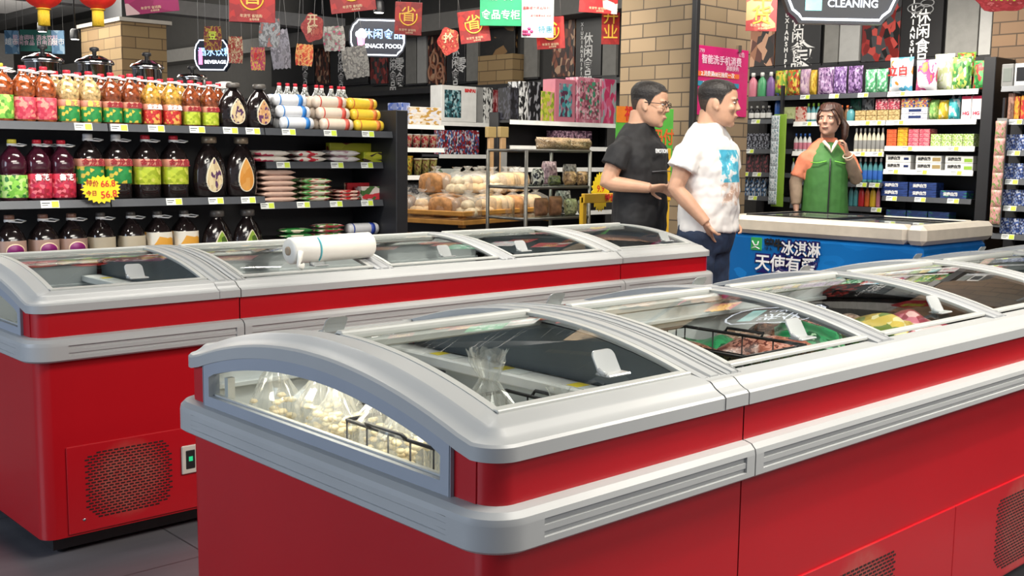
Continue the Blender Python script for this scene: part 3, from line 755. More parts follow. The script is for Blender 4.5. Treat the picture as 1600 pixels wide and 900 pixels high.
carton('yellow green noodle gift box at the end of the second shelf', (bx(533), yy+.12, 1.2555), (bx(603), yy+.17, 1.375), PR('yellowgreen_box', ['A8A828', 'B4B430', 'A0A020', '703020'], 2, seed=3))
carton('flat yellow green box lying before the gift box', (bx(570), yy+.005, 1.2555), (bx(606), yy+.115, 1.32), PR('yellowgreen_box2', ['A0A028', 'B0B030', '98A020', '302018'], 3, seed=6))
BG = PR('beige_pack', ['C8A898', 'D0B0A0', 'C0A090', 'D8BCB0'], 3, seed=3)
stack('beige flour packet in the tall stack on the third shelf', 405, 470, yy, 1.021, (.235, .11, .031), BG, 6, 'stacked beige packets', 2, dx=.004)
stack('green and white packet in the short stack on the third shelf', 470, 522, yy, 1.021, (.20, .11, .034), PR('green_white_pack', ['C8B8A0', '2F7A30', 'D0C4B0', '489040', '903028'], 5, seed=7), 4, 'stacked green and white packets', 2)
stack('small red and pink packet beside the green packets', 526, 567, yy, 1.021, (.155, .11, .021), PR('red_pink_pack', ['C8A090', 'A81C20', 'D0B0A0'], 3, stretch=(2, 1, 1), seed=9), 3, 'small red packets', 2)
carton('red rice cracker box with white window on the third shelf', (bx(545, yy+.12), yy+.14, 1.0205), (bx(607, yy+.12), yy+.18, 1.125), PR('red_box', ['A01420', 'B01C24', '981018', 'D0B8A0'], 2, seed=5))
carton('white and red print box leaning at the shelf end', (bx(570), yy+.03, 1.0205), (bx(606), yy+.12, 1.105), PR('white_red_box', ['C8B8B0', 'D0C0B8', 'B83038', '406030'], 4, seed=1))
stack('green wrapped noodle packet on the lowest shelf', 440, 492, yy, .801, (.20, .11, .03), PR('green_dark_pack', ['1E6028', '2A7034', 'C8C0A8', '1E6028'], 3, seed=1), 2, 'green packets on the lowest shelf')
stack('pale red edged packet on the lowest shelf', 493, 540, yy, .801, (.19, .11, .026), PR('pale_red_pack', ['C0A8A0', '902830', 'C8B0A8', '2F7A30'], 4, seed=5), 3, 'pale packets on the lowest shelf')
wr = roll('white paper wrapped noodle roll with navy end on the lowest shelf', .22, .038, M('roll_grey', (.55, .55, .56), .3), WHITE, M('band_navy', (.02, .05, .30), .4), None); wr.location = (ony(572, 200, yy).x, yy+.05, .839)

# steel pots behind the oil shelf
def pot(label, x, y, z, r_, h, lidh):
    t = empty('steel_pot', (x, y, z), label, 'cooking pot', 'steel pots on the shelf behind the oil')
    MB().lathe([(r_*.9, 0), (r_*.96, .02), (r_*.96, h), (r_, h+.006)], CHROME, n=28).build('pot_body', t)
    MB().lathe([(r_*1.1, h+.006), (r_*1.1, h+.016), (r_*.98, h+.03), (r_*.8, h+lidh*.6), (r_*.45, h+lidh*.92), (.02, h+lidh)], CHROME, n=28).build('pot_lid', t)
    k = MB(); k.lathe([(.012, h+lidh), (.012, h+lidh+.02), (.026, h+lidh+.025), (.026, h+lidh+.04), (.015, h+lidh+.045)], DARK, n=14); k.build('lid_knob', t)
    for s in (-1, 1):
        q = MB(); q.tube([(s*r_*.95, -.05, h*.75), (s*(r_+.05), -.045, h*.78), (s*(r_+.06), 0, h*.78), (s*(r_+.05), .045, h*.78), (s*r_*.95, .05, h*.75)], .006, DARK, 8); q.build('pot_handle', t)
pty = GY+.81
shelf_unit('rear black shelving with steel pots on its top', (1.55, GY+.56, 0), 0, 2.6, .47, [(0, 2.6, 1.5, [], .44, None), (0, 2.6, 1.0, [], .44, None)], 1.52, posts=(0.02, 2.55))
for lb, px, pyt, wpx in (('steel pot with domed lid behind the pale oil bottles', 66, 70, 62), ('steel pot with domed lid behind the green label bottles', 147, 74, 60), ('steel pot with domed lid below the brick pillar', 229, 82, 54), ('low steel pot behind the lime label bottles', 300, 103, 50)):
    top = ony(px, pyt, pty); r_ = wpx/2*6.1/CF/1.1; h = (top.z-1.5)*.74; pot(lb, top.x, pty, 1.501, r_, h, (top.z-1.5)*.26-.045)
t = empty('glass_jar', (ony(352, 110, pty).x, pty, 1.501), 'clear glass storage jar behind the round dark bottles', 'jar')
MB().lathe([(.07, 0), (.085, .02), (.085, .15), (.06, .19), (.06, .20)], CLEAR, n=24).build('jar_body', t); MB().lathe([(.062, .2), (.062, .235), (.03, .245)], CAPW, n=20).build('jar_lid', t)

def burst(label, loc, w_, h_, rz, lines, stick=False, name='price_burst', seed=1):
    r = empty(name, loc, label, 'price sign', None, rz); q = random.Random(seed); n = 22
    poly = []
    for i in range(2*n):
        a = 2*PI*i/(2*n); k = 1 if i % 2 == 0 else .84; poly.append((w_/2*k*math.cos(a)*(1+q.uniform(-.04, .04)), h_/2*k*math.sin(a)))
    MB().prism(poly, -.002, .002, M('fluorescent_yellow_card', (.90, .68, .02), .5, var=.04), 'y').build('star_card', r)
    for (s, sz, x, z, m, rot) in lines:
        letters(s, sz, m, r, (x, -.003, z), (PI/2, rot, 0), bold=.0004)
    return r
MARK = M('marker_red_brown', (.40, .03, .02), .5); MARKR = M('marker_red', (.65, .02, .02), .5)
burst('yellow star-edged price card hanging on the oil shelf edge', ony(158, 296, GY-.03), .205, .145, 0, [('66.8', .045, .035, .028, MARKR, -.05), ('特价', .032, -.045, .03, MARK, .15), ('56.8', .05, .038, -.026, MARKR, -.1), ('今日', .028, -.05, -.02, MARK, 0)])

# ---------------------------------------------------------------- brick pillars
BR1 = BRICK('buff_brick', '8E7A60', '75644C', '443A30', bw=.26, rh=.105)
def pillar(x0, x1, ya, yb, m, n, z1=3.9, z0=0):
    o = MB().box((x0, ya, z0), (x1, yb, z1), m).build('trim_%d' % n); return structure(o)
PX, PY = 6.42, 5.04
pillar(PX, PX+.68, PY, PY+.72, BR1, 1)
structure(MB().box((PX-.025, PY-.025, 0), (PX+.02, PY+.02, 3.9), BLK, .004).build('trim_2'))
c0, c1 = ond(203, 100, 11.5), ond(305, 100, 11.5); zt_ = ond(250, 37, 11.8).z
BR2 = BRICK('buff_brick_far', 'A08760', '8A7050', '604E3A', bw=.30, rh=.12)
pillar(c0.x, c1.x, c0.y+.2, c0.y+1.3, BR2, 3, zt_)
structure(MB().box((c0.x-.03, c0.y+.16, zt_), (c1.x+.05, c0.y+1.35, zt_+.04), M('pillar_lit_top', (.5, .46, .4), .7)).build('trim_4'))  # pale slab, the lit top edge of the brick put into its colour
structure(MB().box((c0.x+.1, c0.y+.4, zt_+.04), (c1.x-.1, c0.y+1.2, 3.9), BLK).build('trim_5'))
a_, b_ = onx(806, 88, 8.6), onx(752, 88, 8.6)
structure(MB().box((8.55, a_.y, 1.6), (8.76, b_.y, a_.z+.03), BR2).build('trim_6'))
a_, b_ = onx(1605, 30, 8.3), onx(1552, 30, 8.3)
structure(MB().box((8.3, a_.y-1.5, 0), (8.9, b_.y, 3.0), BRICK('brown_brick', '7A6048', '6A5440', '43362A', bw=.26, rh=.09)).build('trim_7'))

# ---------------------------------------------------------------- wall of posters above the far shelves
XP = 8.70
FOODA = PR('photo_snack', ['100C0A', '5A2818', '8C4A30', '2A1410', 'C09878', '401C14'], 9, kind='v', seed=2, rough=.35)
FOODB = PR('photo_crayfish', ['0C0A0A', '6A1410', '8C2420', '1A1414', '3A3A3C', 'A84038'], 8, kind='v', seed=5, rough=.35)
FOODC = PR('photo_pretzel', ['180C08', '5C2A18', 'A06848', '301410', 'C89878'], 6, kind='v', seed=8, rough=.35)
PBLK = M('poster_black', (.012, .012, .013), .35); CABM = M('grey_shutter_board', (.20, .195, .18), .55, var=.1); CABL = M('pale_shutter_board', (.36, .355, .34), .55, var=.06)
def poster(label, px0, px1, py0, py1, m, txt=None, cat='poster', deco=None, X=XP, name='wall_poster'):
    A, B = onx(px0, (py0+py1)/2, X), onx(px1, (py0+py1)/2, X); zt = onx((px0+px1)/2, py0, X).z; zb = onx((px0+px1)/2, py1, X).z
    w_, h_ = A.y-B.y, zt-zb
    r = empty(name, (X, (A.y+B.y)/2, zb), label, cat, None, -PI/2)
    MB().box((-w_/2, -.015, 0), (w_/2, .03, h_), m, .003).build('board', r)
    MB().box((-w_/2-.012, -.008, -.02), (w_/2+.012, .032, 0), BLK).build('frame_edge', r)
    if txt:
        for k, (s, sz, x, z) in enumerate(txt): letters('\n'.join(s), sz, TW, r, (x*w_, -.017, z*h_), bold=.002)
    if deco == 'flower':
        q = MB()
        for k in range(9):
            a = 2*PI*k/9; q.tube([(w_*(.0+.3*math.cos(a)*math.cos(t)-.12*math.sin(a)*math.sin(t)), -.019, h_*.62+w_*(.3*math.sin(a)*math.cos(t)+.12*math.cos(a)*math.sin(t))) for t in [2*PI*j/14 for j in range(14)]], .006, M('flower_line_pink', (.75, .30, .24), .5), 5, closed=True)
        q.build('flower_drawing', r)
    if deco == 'swirl':
        q = MB()
        for cx, cz, rr2 in ((-.15, .78, .2), (.12, .84, .16), (.05, .74, .22)):
            q.tube([(w_*(cx+rr2*math.cos(t)), -.019, h_*cz+w_*rr2*.5*math.sin(t)) for t in [2*PI*j/16 for j in range(16)]], .005, M('chalk_grey', (.3, .3, .3), .6), 5, closed=True)
        q.build('chalk_drawing', r)
    if deco == 'rings':
        q = MB()
        for cx, cz in ((-.22, .2), (.2, .22), (-.1, .42), (.24, .06)):
            q.tube([(w_*(cx+.22*math.cos(t)), -.02, h_*cz+w_*.28*math.sin(t)) for t in [2*PI*j/14 for j in range(14)]], .016, M('pretzel_brown', (.42, .20, .12), .5), 6, closed=True)
        q.build('pretzel_rings', r)
    return r
SN = '休闲食品'
poster('black poster with pink line drawing above the detergent bottles', 1168, 1212, -10, 104, FOODC, deco='flower')
poster('black poster with white brush lettering beside the pink flower one', 1214, 1284, -10, 101, PBLK, [(SN, .13, .0, .30), ('XIUXIANSHIPIN', .055, -.25, .38), ('食', .26, .12, .12)])
poster('grey shutter board under the cleaning sign', 1290, 1312, -10, 98, CABM, cat='board')
poster('pale grey shutter board above the purple pouches', 1314, 1345, -10, 96, CABL, cat='board')
poster('dark poster with red crayfish photo above the green pouches', 1349, 1408, -10, 96, FOODB)
poster('black poster with white snack lettering beside the crayfish photo', 1409, 1474, -10, 90, PBLK, [(SN, .125, .05, .28), ('XIUXIANSHIPIN', .06, -.2, .34)], deco='swirl')
poster('wide grey shutter board at the end of the poster wall', 1480, 1530, -12, 88, CABM, cat='board')
poster('pale narrow shutter board beside the brown brick pillar', 1532, 1551, -12, 86, CABL, cat='board')
poster('black poster with tiny white lettering behind the hanging snacks', 425, 492, 40, 131, PBLK, [(SN, .16, .3, .2)])
poster('dark snack photo poster above the first noodle bottles', 494, 515, 60, 131, FOODA)
poster('black lettered poster behind the grey snack cut-out', 517, 576, 50, 131, PBLK, [(SN, .16, -.2, .22)])
poster('snack photo poster below the snack food sign', 580, 606, 60, 131, FOODB)
poster('black poster with white lettering right below the snack food sign', 608, 633, 50, 131, PBLK, [(SN, .15, -.2, .25), ('零食', .2, .22, .2)])
poster('grey shutter board between the snack sign and pretzel poster', 635, 651, 50, 131, CABM, cat='board')
poster('pale shutter board beside the pretzel poster', 653, 667, 50, 130, CABL, cat='board')
poster('dark poster with brown pretzel rings', 670, 697, 45, 130, FOODA, deco='rings')
poster('black lettered poster beside the pretzel rings', 699, 728, 45, 129, PBLK, [(SN, .15, .0, .25), ('零', .2, .3, .3)])
poster('grey shutter board over the white toy box', 730, 748, 40, 127, CABM, cat='board')
poster('dark photo poster of a cup above the small brick patch', 752, 806, 38, 86, PR('photo_cup', ['0C0C0C', '14100E', '181412', '8C6A40', '1A1614'], 4, seed=4))
poster('narrow dark shutter board over the black gift boxes', 820, 841, 38, 121, CABM, cat='board')
poster('tall reddish snack photo poster over the pink doll boxes', 864, 899, 20, 120, FOODA)
poster('black poster with faint white lettering beside the brick pillar', 901, 941, 20, 119, PBLK, [(SN, .14, .0, .28), ('XIUXIANSHIPIN', .05, -.25, .4)])
poster('dark grey shutter board touching the brick pillar edge', 943, 964, 20, 118, CABM, cat='board')
bm_ = onx(780, 24, 8.45)
structure(MB().box((8.35, 3.0, bm_.z-.10), (8.7, 26, bm_.z+.10), M('beam_grey', (.16, .155, .145), .7)).build('trim_8'))
rl = onx(1350, 101, 8.5)
structure(MB().box((8.45, 3.6, rl.z-.05), (8.72, 20, rl.z+.01), BLK).build('trim_9'))

# ---------------------------------------------------------------- wall shelving on the right, facing the aisle
XW = 8.0
def wy(px, X=XW): return onx(px, 230, X).y
WY0 = wy(1525); WY1 = wy(1378)
def U_(px): return WYL-wy(px)
WYL = wy(1160)
gl_ = [U_(p) for p in (1255, 1300, 1345)]
wall_unit = shelf_unit('wall shelving with detergents and toothpaste behind the saleswoman', (XW, WYL, 0), -PI/2, U_(1524), .42,
  [(0, U_(1382), 1.835, gl_, .40, None), (U_(1382), U_(1524), 1.835, [U_(1402)], .40, STRIPW),
   (0, U_(1238), 1.64, [U_(1180)], .40, None), (U_(1238), U_(1382), 1.615, [U_(1260), U_(1350), U_(1368)], .40, STRIPW), (U_(1382), U_(1524), 1.615, [U_(1402)], .40, STRIPW),
   (0, U_(1238), 1.385, [U_(1172)], .40, None), (U_(1238), U_(1382), 1.37, [U_(1345), U_(1372)], .40, STRIPW), (U_(1382), U_(1524), 1.415, [U_(1418), U_(1490)], .40, STRIPW),
   (0, U_(1238), 1.185, [U_(1165), U_(1185)], .40, None), (U_(1238), U_(1382), 1.125, [U_(1350), U_(1370)], .40, None), (U_(1382), U_(1524), 1.235, [U_(1398), U_(1443), U_(1497)], .40, STRIPW),
   (U_(1238), U_(1382), .93, [U_(1375)], .40, None), (U_(1382), U_(1524), 1.025, [U_(1398), U_(1443), U_(1495)], .40, None),
   (0, U_(1238), .98, [U_(1180)], .40, None), (U_(1382), U_(1524), .84, [U_(1470)], .40, None)],
  2.06, posts=(0, U_(1238), U_(1382), U_(1540)))
_sp = {}
def at_wall(o, px, z, X=XW+.03, dep=0, rz=-PI/2):
    o.location = (X+dep, wy(px, X), z); o.rotation_euler = (0, 0, rz); return o
def tint(name, mats):
    pass
def wpouch(label, px0, px1, z, h, m, n=1, group=None, X=XW+.09, lean=0, sd=1, dep=.08, txt=None, name='detergent_pouch', cat='pouch'):
    ya, yb = wy(px0, X), wy(px1, X); w_ = abs(ya-yb)/n; o = None
    for k in range(n):
        if o is None:
            b_ = MB().bag((0, 0, 0), (w_*.98, dep, h), m, sd); o = b_.build(name); tag(o, label, cat, group if n > 1 else None); q = o
            if txt:
                letters(txt[0], txt[1], txt[2], o, (0, -dep/2-.012, h*txt[3]), bold=.002)
        else:
            q = dup(o, (0, 0, 0))
        q.location = (X, ya-w_*(k+.5), z); q.rotation_euler = (R(lean), 0, -PI/2)
    return o
def wbox(label, px0, px1, z, h, m, n=1, rows=1, group=None, X=XW+.03, dep=.12, txt=None, name='carton', cat='box', gap=.95, panel=None):
    ya, yb = wy(px0, X), wy(px1, X); w_ = abs(ya-yb)/n; o = None; hh = h/rows
    for r_ in range(rows):
        for k in range(n):
            if o is None:
                q = MB(); q.box((-w_*gap/2, 0, 0), (w_*gap/2, dep, hh*.97), m, .002); o = q.build(name); tag(o, label, cat, group if n*rows > 1 else None); c = o
                if panel: MB().box((w_*panel[0], -.001, hh*panel[1]), (w_*panel[2], .002, hh*panel[3]), panel[4]).build('printed_panel', o)
                if txt: letters(txt[0], txt[1], txt[2], o, (txt[4]*w_ if len(txt) > 4 else 0, -.0015, hh*txt[3]), bold=.0012)
            else: c = dup(o, (0, 0, 0))
            c.location = (X, ya-w_*(k+.5), z+hh*r_); c.rotation_euler = (0, 0, -PI/2)
    return o
def wbottle(label, px0, px1, z, h, m, capm, n=1, group=None, X=XW+.06, lab=None, pump=False, name='bottle', cat='bottle'):
    ya, yb = wy(px0, X), wy(px1, X); w_ = abs(ya-yb)/n; o = None; k_ = w_*.46
    for k in range(n):
        if o is None:
            o = empty(name, (0, 0, 0), label, cat, group if n > 1 else None)
            MB().lathe([(k_*.9, 0), (k_, h*.04), (k_, h*.55), (k_*.8, h*.68), (k_*.35, h*.8), (k_*.3, h*.84)], m, n=14, sy=.7).build('bottle_body', o)
            q = MB(); q.lathe([(k_*.4, h*.83), (k_*.42, h*.97), (k_*.3, h)], capm, n=10)
            if pump: q.box((-k_*.9, -.006, h*.97), (k_*.2, .006, h*1.02), capm)
            q.build('cap', o)
            if lab: MB().lathe([(k_*1.01, h*.12), (k_*1.03, h*.13), (k_*1.03, h*.48), (k_*1.01, h*.49)], lab, n=14, sy=.7).build('bottle_label', o)
            c = o
        else: c = dup(o, (0, 0, 0))
        c.location = (X, ya-w_*(k+.5), z); c.rotation_euler = (0, 0, -PI/2)
    return o
C = {k: M('plastic_'+k, v, .35) for k, v in dict(pink='C87888', green='4E9A6A', purple='7A5A92', lilac='A88AA8', teal='4A8A90', orange='D06830', yellow='D8B030', red='B82830', navy='20305E', cream='D8D0B8', white='DCDCD8', black='1A1A1E', blue='3060B0', tan='A08A5C', brown='6A4A30', lime='90B840', grey='8A8A88', cyan='30A8B8').items()}
def P2(name, *cols, s=4, k='v', sd=0): return PR('print_'+name, list(cols), s*1.9, seed=sd, kind=k)
Z = 1.836
wbottle('pink softener bottle at the pillar end of the top wall shelf', 1166, 1180, Z, .21, C['pink'], C['white'])
wbottle('green softener bottle on the top wall shelf', 1180, 1194, Z, .21, C['green'], C['white'])
wbottle('purple softener bottle on the top wall shelf', 1194, 1207, Z, .21, C['purple'], C['white'])
wpouch('green pouch with yellow and red print on the top wall shelf', 1207, 1226, Z, .22, P2('lime', '8CB040', '6A9A38', 'D0B840', 'A04030', sd=1), sd=2)
wpouch('green pouch with orange fruit print beside the lilac pouches', 1226, 1246, Z, .22, P2('fruit', '5A9040', 'C06A30', 'D8C050', 'B03828', sd=5), sd=3)
wpouch('pale lilac pouch between fruit print and purple pouches', 1246, 1262, Z, .22, P2('lilac', 'B090A8', 'C0A0B4', '9A7A98', 'D0B8C0', sd=3), sd=4)
wpouch('narrow yellow pouch on the top wall shelf', 1262, 1272, Z, .21, P2('yellow', 'C8A030', 'D8B848', 'B08828', sd=3), sd=6)
wpouch('lilac softener pouch with dark letters above the saleswoman', 1273, 1298, Z, .225, P2('lilac2', '8E6A94', 'A888AE', '5A3A68', 'C8B0CC', s=6, sd=7), 1, sd=8)
wpouch('purple softener pouch on the top wall shelf', 1298, 1318, Z, .225, P2('purple', '6A4A80', '8A6AA0', 'B8A0C8', '4A2A60', s=6, sd=2), sd=9)
wpouch('dark purple pouch beside the green pair of pouches', 1320, 1343, Z, .225, P2('dpurple', '5A3A6A', '7A5A8C', '9A80A8', '3A2248', s=6, sd=9), sd=5)
wpouch('plain green softener pouch of the pair on the top wall shelf', 1347, 1382, Z, .19, P2('mint', '4C9466', '5AA474', '3E8258', 'B8D8C0', s=5, sd=2), 2, 'green softener pouches', sd=3)
wpouch('large blue and white detergent bag with red lettering', 1384, 1421, Z, .27, PR('print_detergent', ['3A90B8', '58A8C8', 'D8DCE0', 'D8DCE0', 'D8DCE0', 'D08030'], 2, kind='n', seed=4), txt=('立白', .085, M('ink_red', (.6, .02, .02), .4), .58), dep=.10, name='detergent_bag', cat='bag')
wpouch('white detergent bag with pink and orange foot print', 1425, 1459, Z, .24, PR('print_pinkwhite', ['E0DCE0', 'E0DCE0', 'E4E0E4', 'C04880', 'D08040'], 2, kind='n', seed=9), dep=.10, name='detergent_bag', cat='bag')
wpouch('pale yellow white detergent bag behind the green ones', 1453, 1484, Z, .29, PR('print_paleyellow', ['D8DCC0', 'E0E0D0', 'C8D098', 'E4E4DC'], 3, kind='n', seed=2), X=XW+.22, name='detergent_bag', cat='bag')
wpouch('green detergent bag with a white band', 1480, 1512, Z, .25, P2('greenbag', '4C9048', '70B058', 'D8DCC8', '2E6A34', 'B8C860', sd=2), X=XW+.12, name='detergent_bag', cat='bag')
wpouch('leaf green and red bag slumped over the others', 1484, 1514, Z+.11, .19, P2('leafred', '6AA040', 'A04828', 'B8C040', '4A8038', sd=6), X=XW+.25, lean=-10, name='detergent_bag', cat='bag')
wpouch('bright green bag with red fruit at the shelf end', 1513, 1548, Z, .215, P2('brightgreen', '3C9A4C', '2C7A3C', 'B84038', '58B060', sd=8), X=XW+.12, name='detergent_bag', cat='bag')
Z = 1.641
wbottle('small black and white bottle in the cosmetics row', 1168, 1204, Z, .12, C['black'], C['white'], 4, 'small black bottles with white caps', lab=C['white'])
wbottle('deep blue spray bottle among the small black bottles', 1208, 1217, Z, .22, C['blue'], C['navy'], pump=True)
Z = 1.616
wbox('pale green boxed set left of the saleswoman', 1218, 1240, Z, .13, P2('palegreen', 'B8C088', 'C4CC98', 'A8B078', s=2))
wbox('pale pink soap box with red print beside the pale green one', 1240, 1257, Z, .13, P2('palepink', 'D0A898', 'D8B8A8', 'B04038', s=4))
wbottle('tall tube in the bright mixed row behind the woman', 1257, 1296, Z, .155, C['teal'], C['lime'], 5, 'tall tubes behind the woman', lab=C['white'])
wbottle('orange capped brown bottle right behind the woman', 1308, 1326, Z, .13, C['brown'], C['orange'], 2, 'orange capped bottles')
wbottle('dark green tin cup on the wall shelf beside the tan boxes', 1320, 1334, Z, .12, C['teal'], C['black'], 1)
wpouch('dark green toothbrush card standing behind the tan boxes', 1325, 1343, Z+.07, .12, P2('dgreen', '1E5A48', '2A6A54', '14402F', s=3), X=XW+.2, dep=.03, name='blister_card', cat='pack')
wpouch('grey silver oval blister card above the tan boxes', 1343, 1363, Z+.06, .14, P2('silver', '8A8E90', 'A8ACAE', '3A3C40', s=3), X=XW+.2, dep=.03, name='blister_card', cat='pack')
wbox('tan wooden coloured soap box in the low stack', 1333, 1403, Z, .085, P2('tan', 'A08858', 'B09868', '8A7448', 'C8B080', s=5), 4, 2, 'tan soap boxes')
wbox('red lettered detergent box above the tan soap boxes', 1364, 1402, Z+.087, .085, P2('redbox', '9A3040', 'B04858', 'C8A0A0', '6A2030', s=5), 2, 1, 'red lettered boxes', dep=.2)
wbox('gold and blue box stacked above the speckled boxes', 1404, 1446, Z+.10, .07, P2('goldblue', 'B08A38', '304A8A', 'C8A868', 'A03828', s=5), 2, 1, 'gold and blue boxes', dep=.2)
wbox('white speckled tissue box with dark blue script', 1404, 1447, Z, .10, P2('speckle', 'C8C8CC', 'D4D4D8', '8A88A0', 'C8C8CC', s=9), 1, 2, 'white speckled tissue boxes', panel=(-.2, .3, .25, .7, C['navy']))
wpouch('green bath pouch on the bright shelf', 1449, 1464, Z, .155, P2('gpouch', '70A050', '88B868', 'B8C880', s=4), sd=5)
wpouch('yellow bath pouch with white top on the bright shelf', 1464, 1479, Z, .15, P2('ypouch', 'D8B028', 'E0C040', 'E8E0B0', s=3), sd=6)
wpouch('cyan and white bath pouch on the bright shelf', 1479, 1497, Z, .16, P2('cpouch', '30A8B0', '58C0C4', 'DCE4E4', s=2.5), sd=7)
wbottle('blue capped clear bottle standing behind the cyan pouch', 1480, 1521, Z, .235, C['white'], C['blue'], 4, 'blue capped bottles', X=XW+.25)
wbox('tall white box with crimson lid band', 1498, 1530, Z, .175, P2('whitered', 'DCD8D8', 'E0DCDC', 'D8D4D4', s=2), 2, 1, 'tall white boxes with crimson print', txt=('HG', .035, M('ink_crimson', (.5, .01, .06), .4), .25), panel=(-.45, .86, .45, .98, M('ink_crimson', (.5, .01, .06), .4)))
wbox('crimson and beige striped box at the bright shelf end', 1530, 1545, Z, .17, P2('stripe', 'B8A090', 'B03050', 'C8B0A0', s=7), X=XW+.04)
Z = 1.416
wbox('orange soap pack in the stacked row', 1384, 1400, Z, .135, P2('osoap', 'C85830', 'D87040', 'B84028', s=5), 1, 4, 'orange soap packs')
wbox('yellow orange soap pack between orange and pink stacks', 1401, 1417, Z, .145, P2('ysoap', 'D8A020', 'E0B838', 'D07028', s=5), 1, 4, 'yellow soap packs')
wbox('pink soap pack in the stacked row', 1418, 1452, Z, .135, P2('psoap', 'C84860', 'D86878', 'E09898', s=5), 2, 4, 'pink soap packs')
wbox('lime green and white soap pack in the bright row', 1453, 1521, Z, .095, P2('gsoap', '98B840', 'C8D898', 'DCE0C8', '70A038', s=6), 4, 2, 'lime and white soap packs')
Z = 1.371
wbottle('pearl bottle with black dot in the tidy row', 1334, 1382, Z, .19, C['cream'], C['white'], 7, 'pearl bottles in a tidy row', lab=C['grey'])
wbottle('light bottle beside the saleswoman on the middle wall shelf', 1240, 1268, Z, .15, C['white'], C['blue'], 4, 'white bottles left of the woman', lab=C['pink'])
Z = 1.236
wbox('long white toothpaste box lettered in black', 1384, 1425, Z, .115, C['white'], 1, 2, 'white toothpaste boxes with black crescent', txt=('云南白药', .026, INK, .5, -.16), panel=(.22, .3, .4, .62, C['navy']))
wbox('white toothpaste box with tan stripe', 1431, 1473, Z, .112, C['white'], 1, 2, 'white toothpaste boxes with tan stripe', txt=('云南白药', .026, INK, .5, -.16), panel=(.15, .2, .45, .7, C['tan']))
wbox('white toothpaste box with green and gold end', 1477, 1523, Z, .112, C['white'], 1, 2, 'white toothpaste boxes with green end', txt=('云南白药', .026, INK, .5, -.16), panel=(.18, .15, .45, .6, C['lime']))
Z = 1.126
wbottle('slim teal shampoo bottle on the right of the woman', 1334, 1382, Z, .20, C['teal'], C['white'], 6, 'slim teal bottles', lab=C['blue'])
wbottle('slim white tube left of the woman under the white bottles', 1238, 1262, Z, .19, C['white'], C['lime'], 4, 'slim white tubes')
Z = 1.026
wbox('navy toothpaste box with white lettering', 1379, 1468, Z, .115, P2('navy', '203468', '28407C', '1A2A58', s=3), 2, 2, 'navy toothpaste boxes', txt=('云南白药', .028, TW, .5, -.1))
wbox('navy toothpaste box with green end, alone on its stack', 1472, 1516, Z, .06, P2('navy2', '203468', '28407C', '2A8060', s=3), 1, 1, None, txt=('云南白药', .028, TW, .5, -.1))
Z = .931
for i, (cn, a, b, nn) in enumerate((('teal', 1330, 1345, 2), ('red', 1345, 1355, 1), ('orange', 1355, 1363, 1), ('yellow', 1363, 1373, 1), ('pink', 1373, 1380, 1))):
    wbottle('%s slim shampoo bottle on the low shelf beside the vest' % cn, a, b, Z, .185, C[cn], C['white'], nn, 'teal slim bottles low' if nn > 1 else None)
wbottle('cream slim bottle on the low shelf under the white tubes', 1238, 1250, .931, .16, C['cream'], C['white'], 2, 'cream slim bottles low')
Z = .841
wbox('dark navy box low behind the blue freezer', 1389, 1490, Z, .08, P2('navy3', '182850', '203460', '205048', s=3), 3, 1, 'dark navy boxes low')
# far-left bay next to the pillar
wbox('black blister pack with white brush in the pillar bay', 1165, 1201, 1.386, .14, P2('blackbrush', '1A1C26', '202430', 'B0B4C0', '14161C', s=6), 4, 1, 'black brush packs', dep=.04)
wbox('brown grey package with pink seal in the pillar bay', 1163, 1202, 1.186, .155, P2('browngrey', '3A3034', '44383C', '8A4A50', '2A2428', s=4), 3, 1, 'brown grey packages', dep=.05)
wbox('blue and white package in the pillar bay, lowest row', 1164, 1200, .981, .16, P2('bluewhite', '1E2A3C', '3A6A98', 'C8D0D8', '141C28', s=4), 4, 1, 'blue and white packages', dep=.05)
# hanging strip of small packs
hs = empty('hanging_strip', (XW-.05, wy(1217, XW-.05), .9), 'hanging merchandise strip of small white and green packs', 'display strip', None, -PI/2)
MB().box((-.06, .0, 0), (.06, .012, .78), C['lime'], .003).build('strip_board', hs); MB().box((-.012, .012, .76), (.012, .04, 1.02), WIRE).build('strip_hook', hs)
for k in range(7):
    q = MB(); q.bag((-.03, -.02, .02+k*.105), (.085, .025, .12), P2('whitepack', 'C8D0D4', 'D8DCE0', '8098A0', s=5), k); q.build('small_pack', hs)
# ---- shelving beyond the brown pillar
X2 = 7.75
def u2(px): return wy(1558, X2)-wy(px, X2)
su2 = shelf_unit('wall shelving with sanitary packs beyond the brown brick pillar', (X2, wy(1558, X2), 0), -PI/2, 1.4, .42,
  [(0, 1.4, z, [.12+.0, .42], .40, None) for z in (1.60, 1.385, 1.185, 1.0, .80)]+[(0, 1.4, 1.83, [], .40, None)], 1.9, posts=(0, 1.4))
def box2(label, px0, px1, z, h, m, n=1, rows=1, group=None, dep=.12, panel=None, name='carton', cat='box'):
    o = None; ya, yb = wy(px0, X2+.03), wy(px1, X2+.03); w_ = abs(ya-yb)/n
    for r_ in range(rows):
        for k in range(n):
            if o is None:
                o = MB().box((-w_*.48, 0, 0), (w_*.48, dep, h/rows*.97), m, .004).build(name); tag(o, label, cat, group if n*rows > 1 else None); c = o
                if panel: MB().box((-w_*.36, -.002, h/rows*.2), (w_*.36, .002, h/rows*.8), panel, .003).build('front_window', o)
            else: c = dup(o, (0, 0, 0))
            c.location = (X2+.03, ya-w_*(k+.5), z+h/rows*r_); c.rotation_euler = (0, 0, -PI/2)
    return o
box2('light grey boxed appliance with grey window on top of shelving', 1557, 1576, 1.832, .16, C['grey'], 1, 1, None, .2, M('grey_window', (.2, .22, .2), .3))
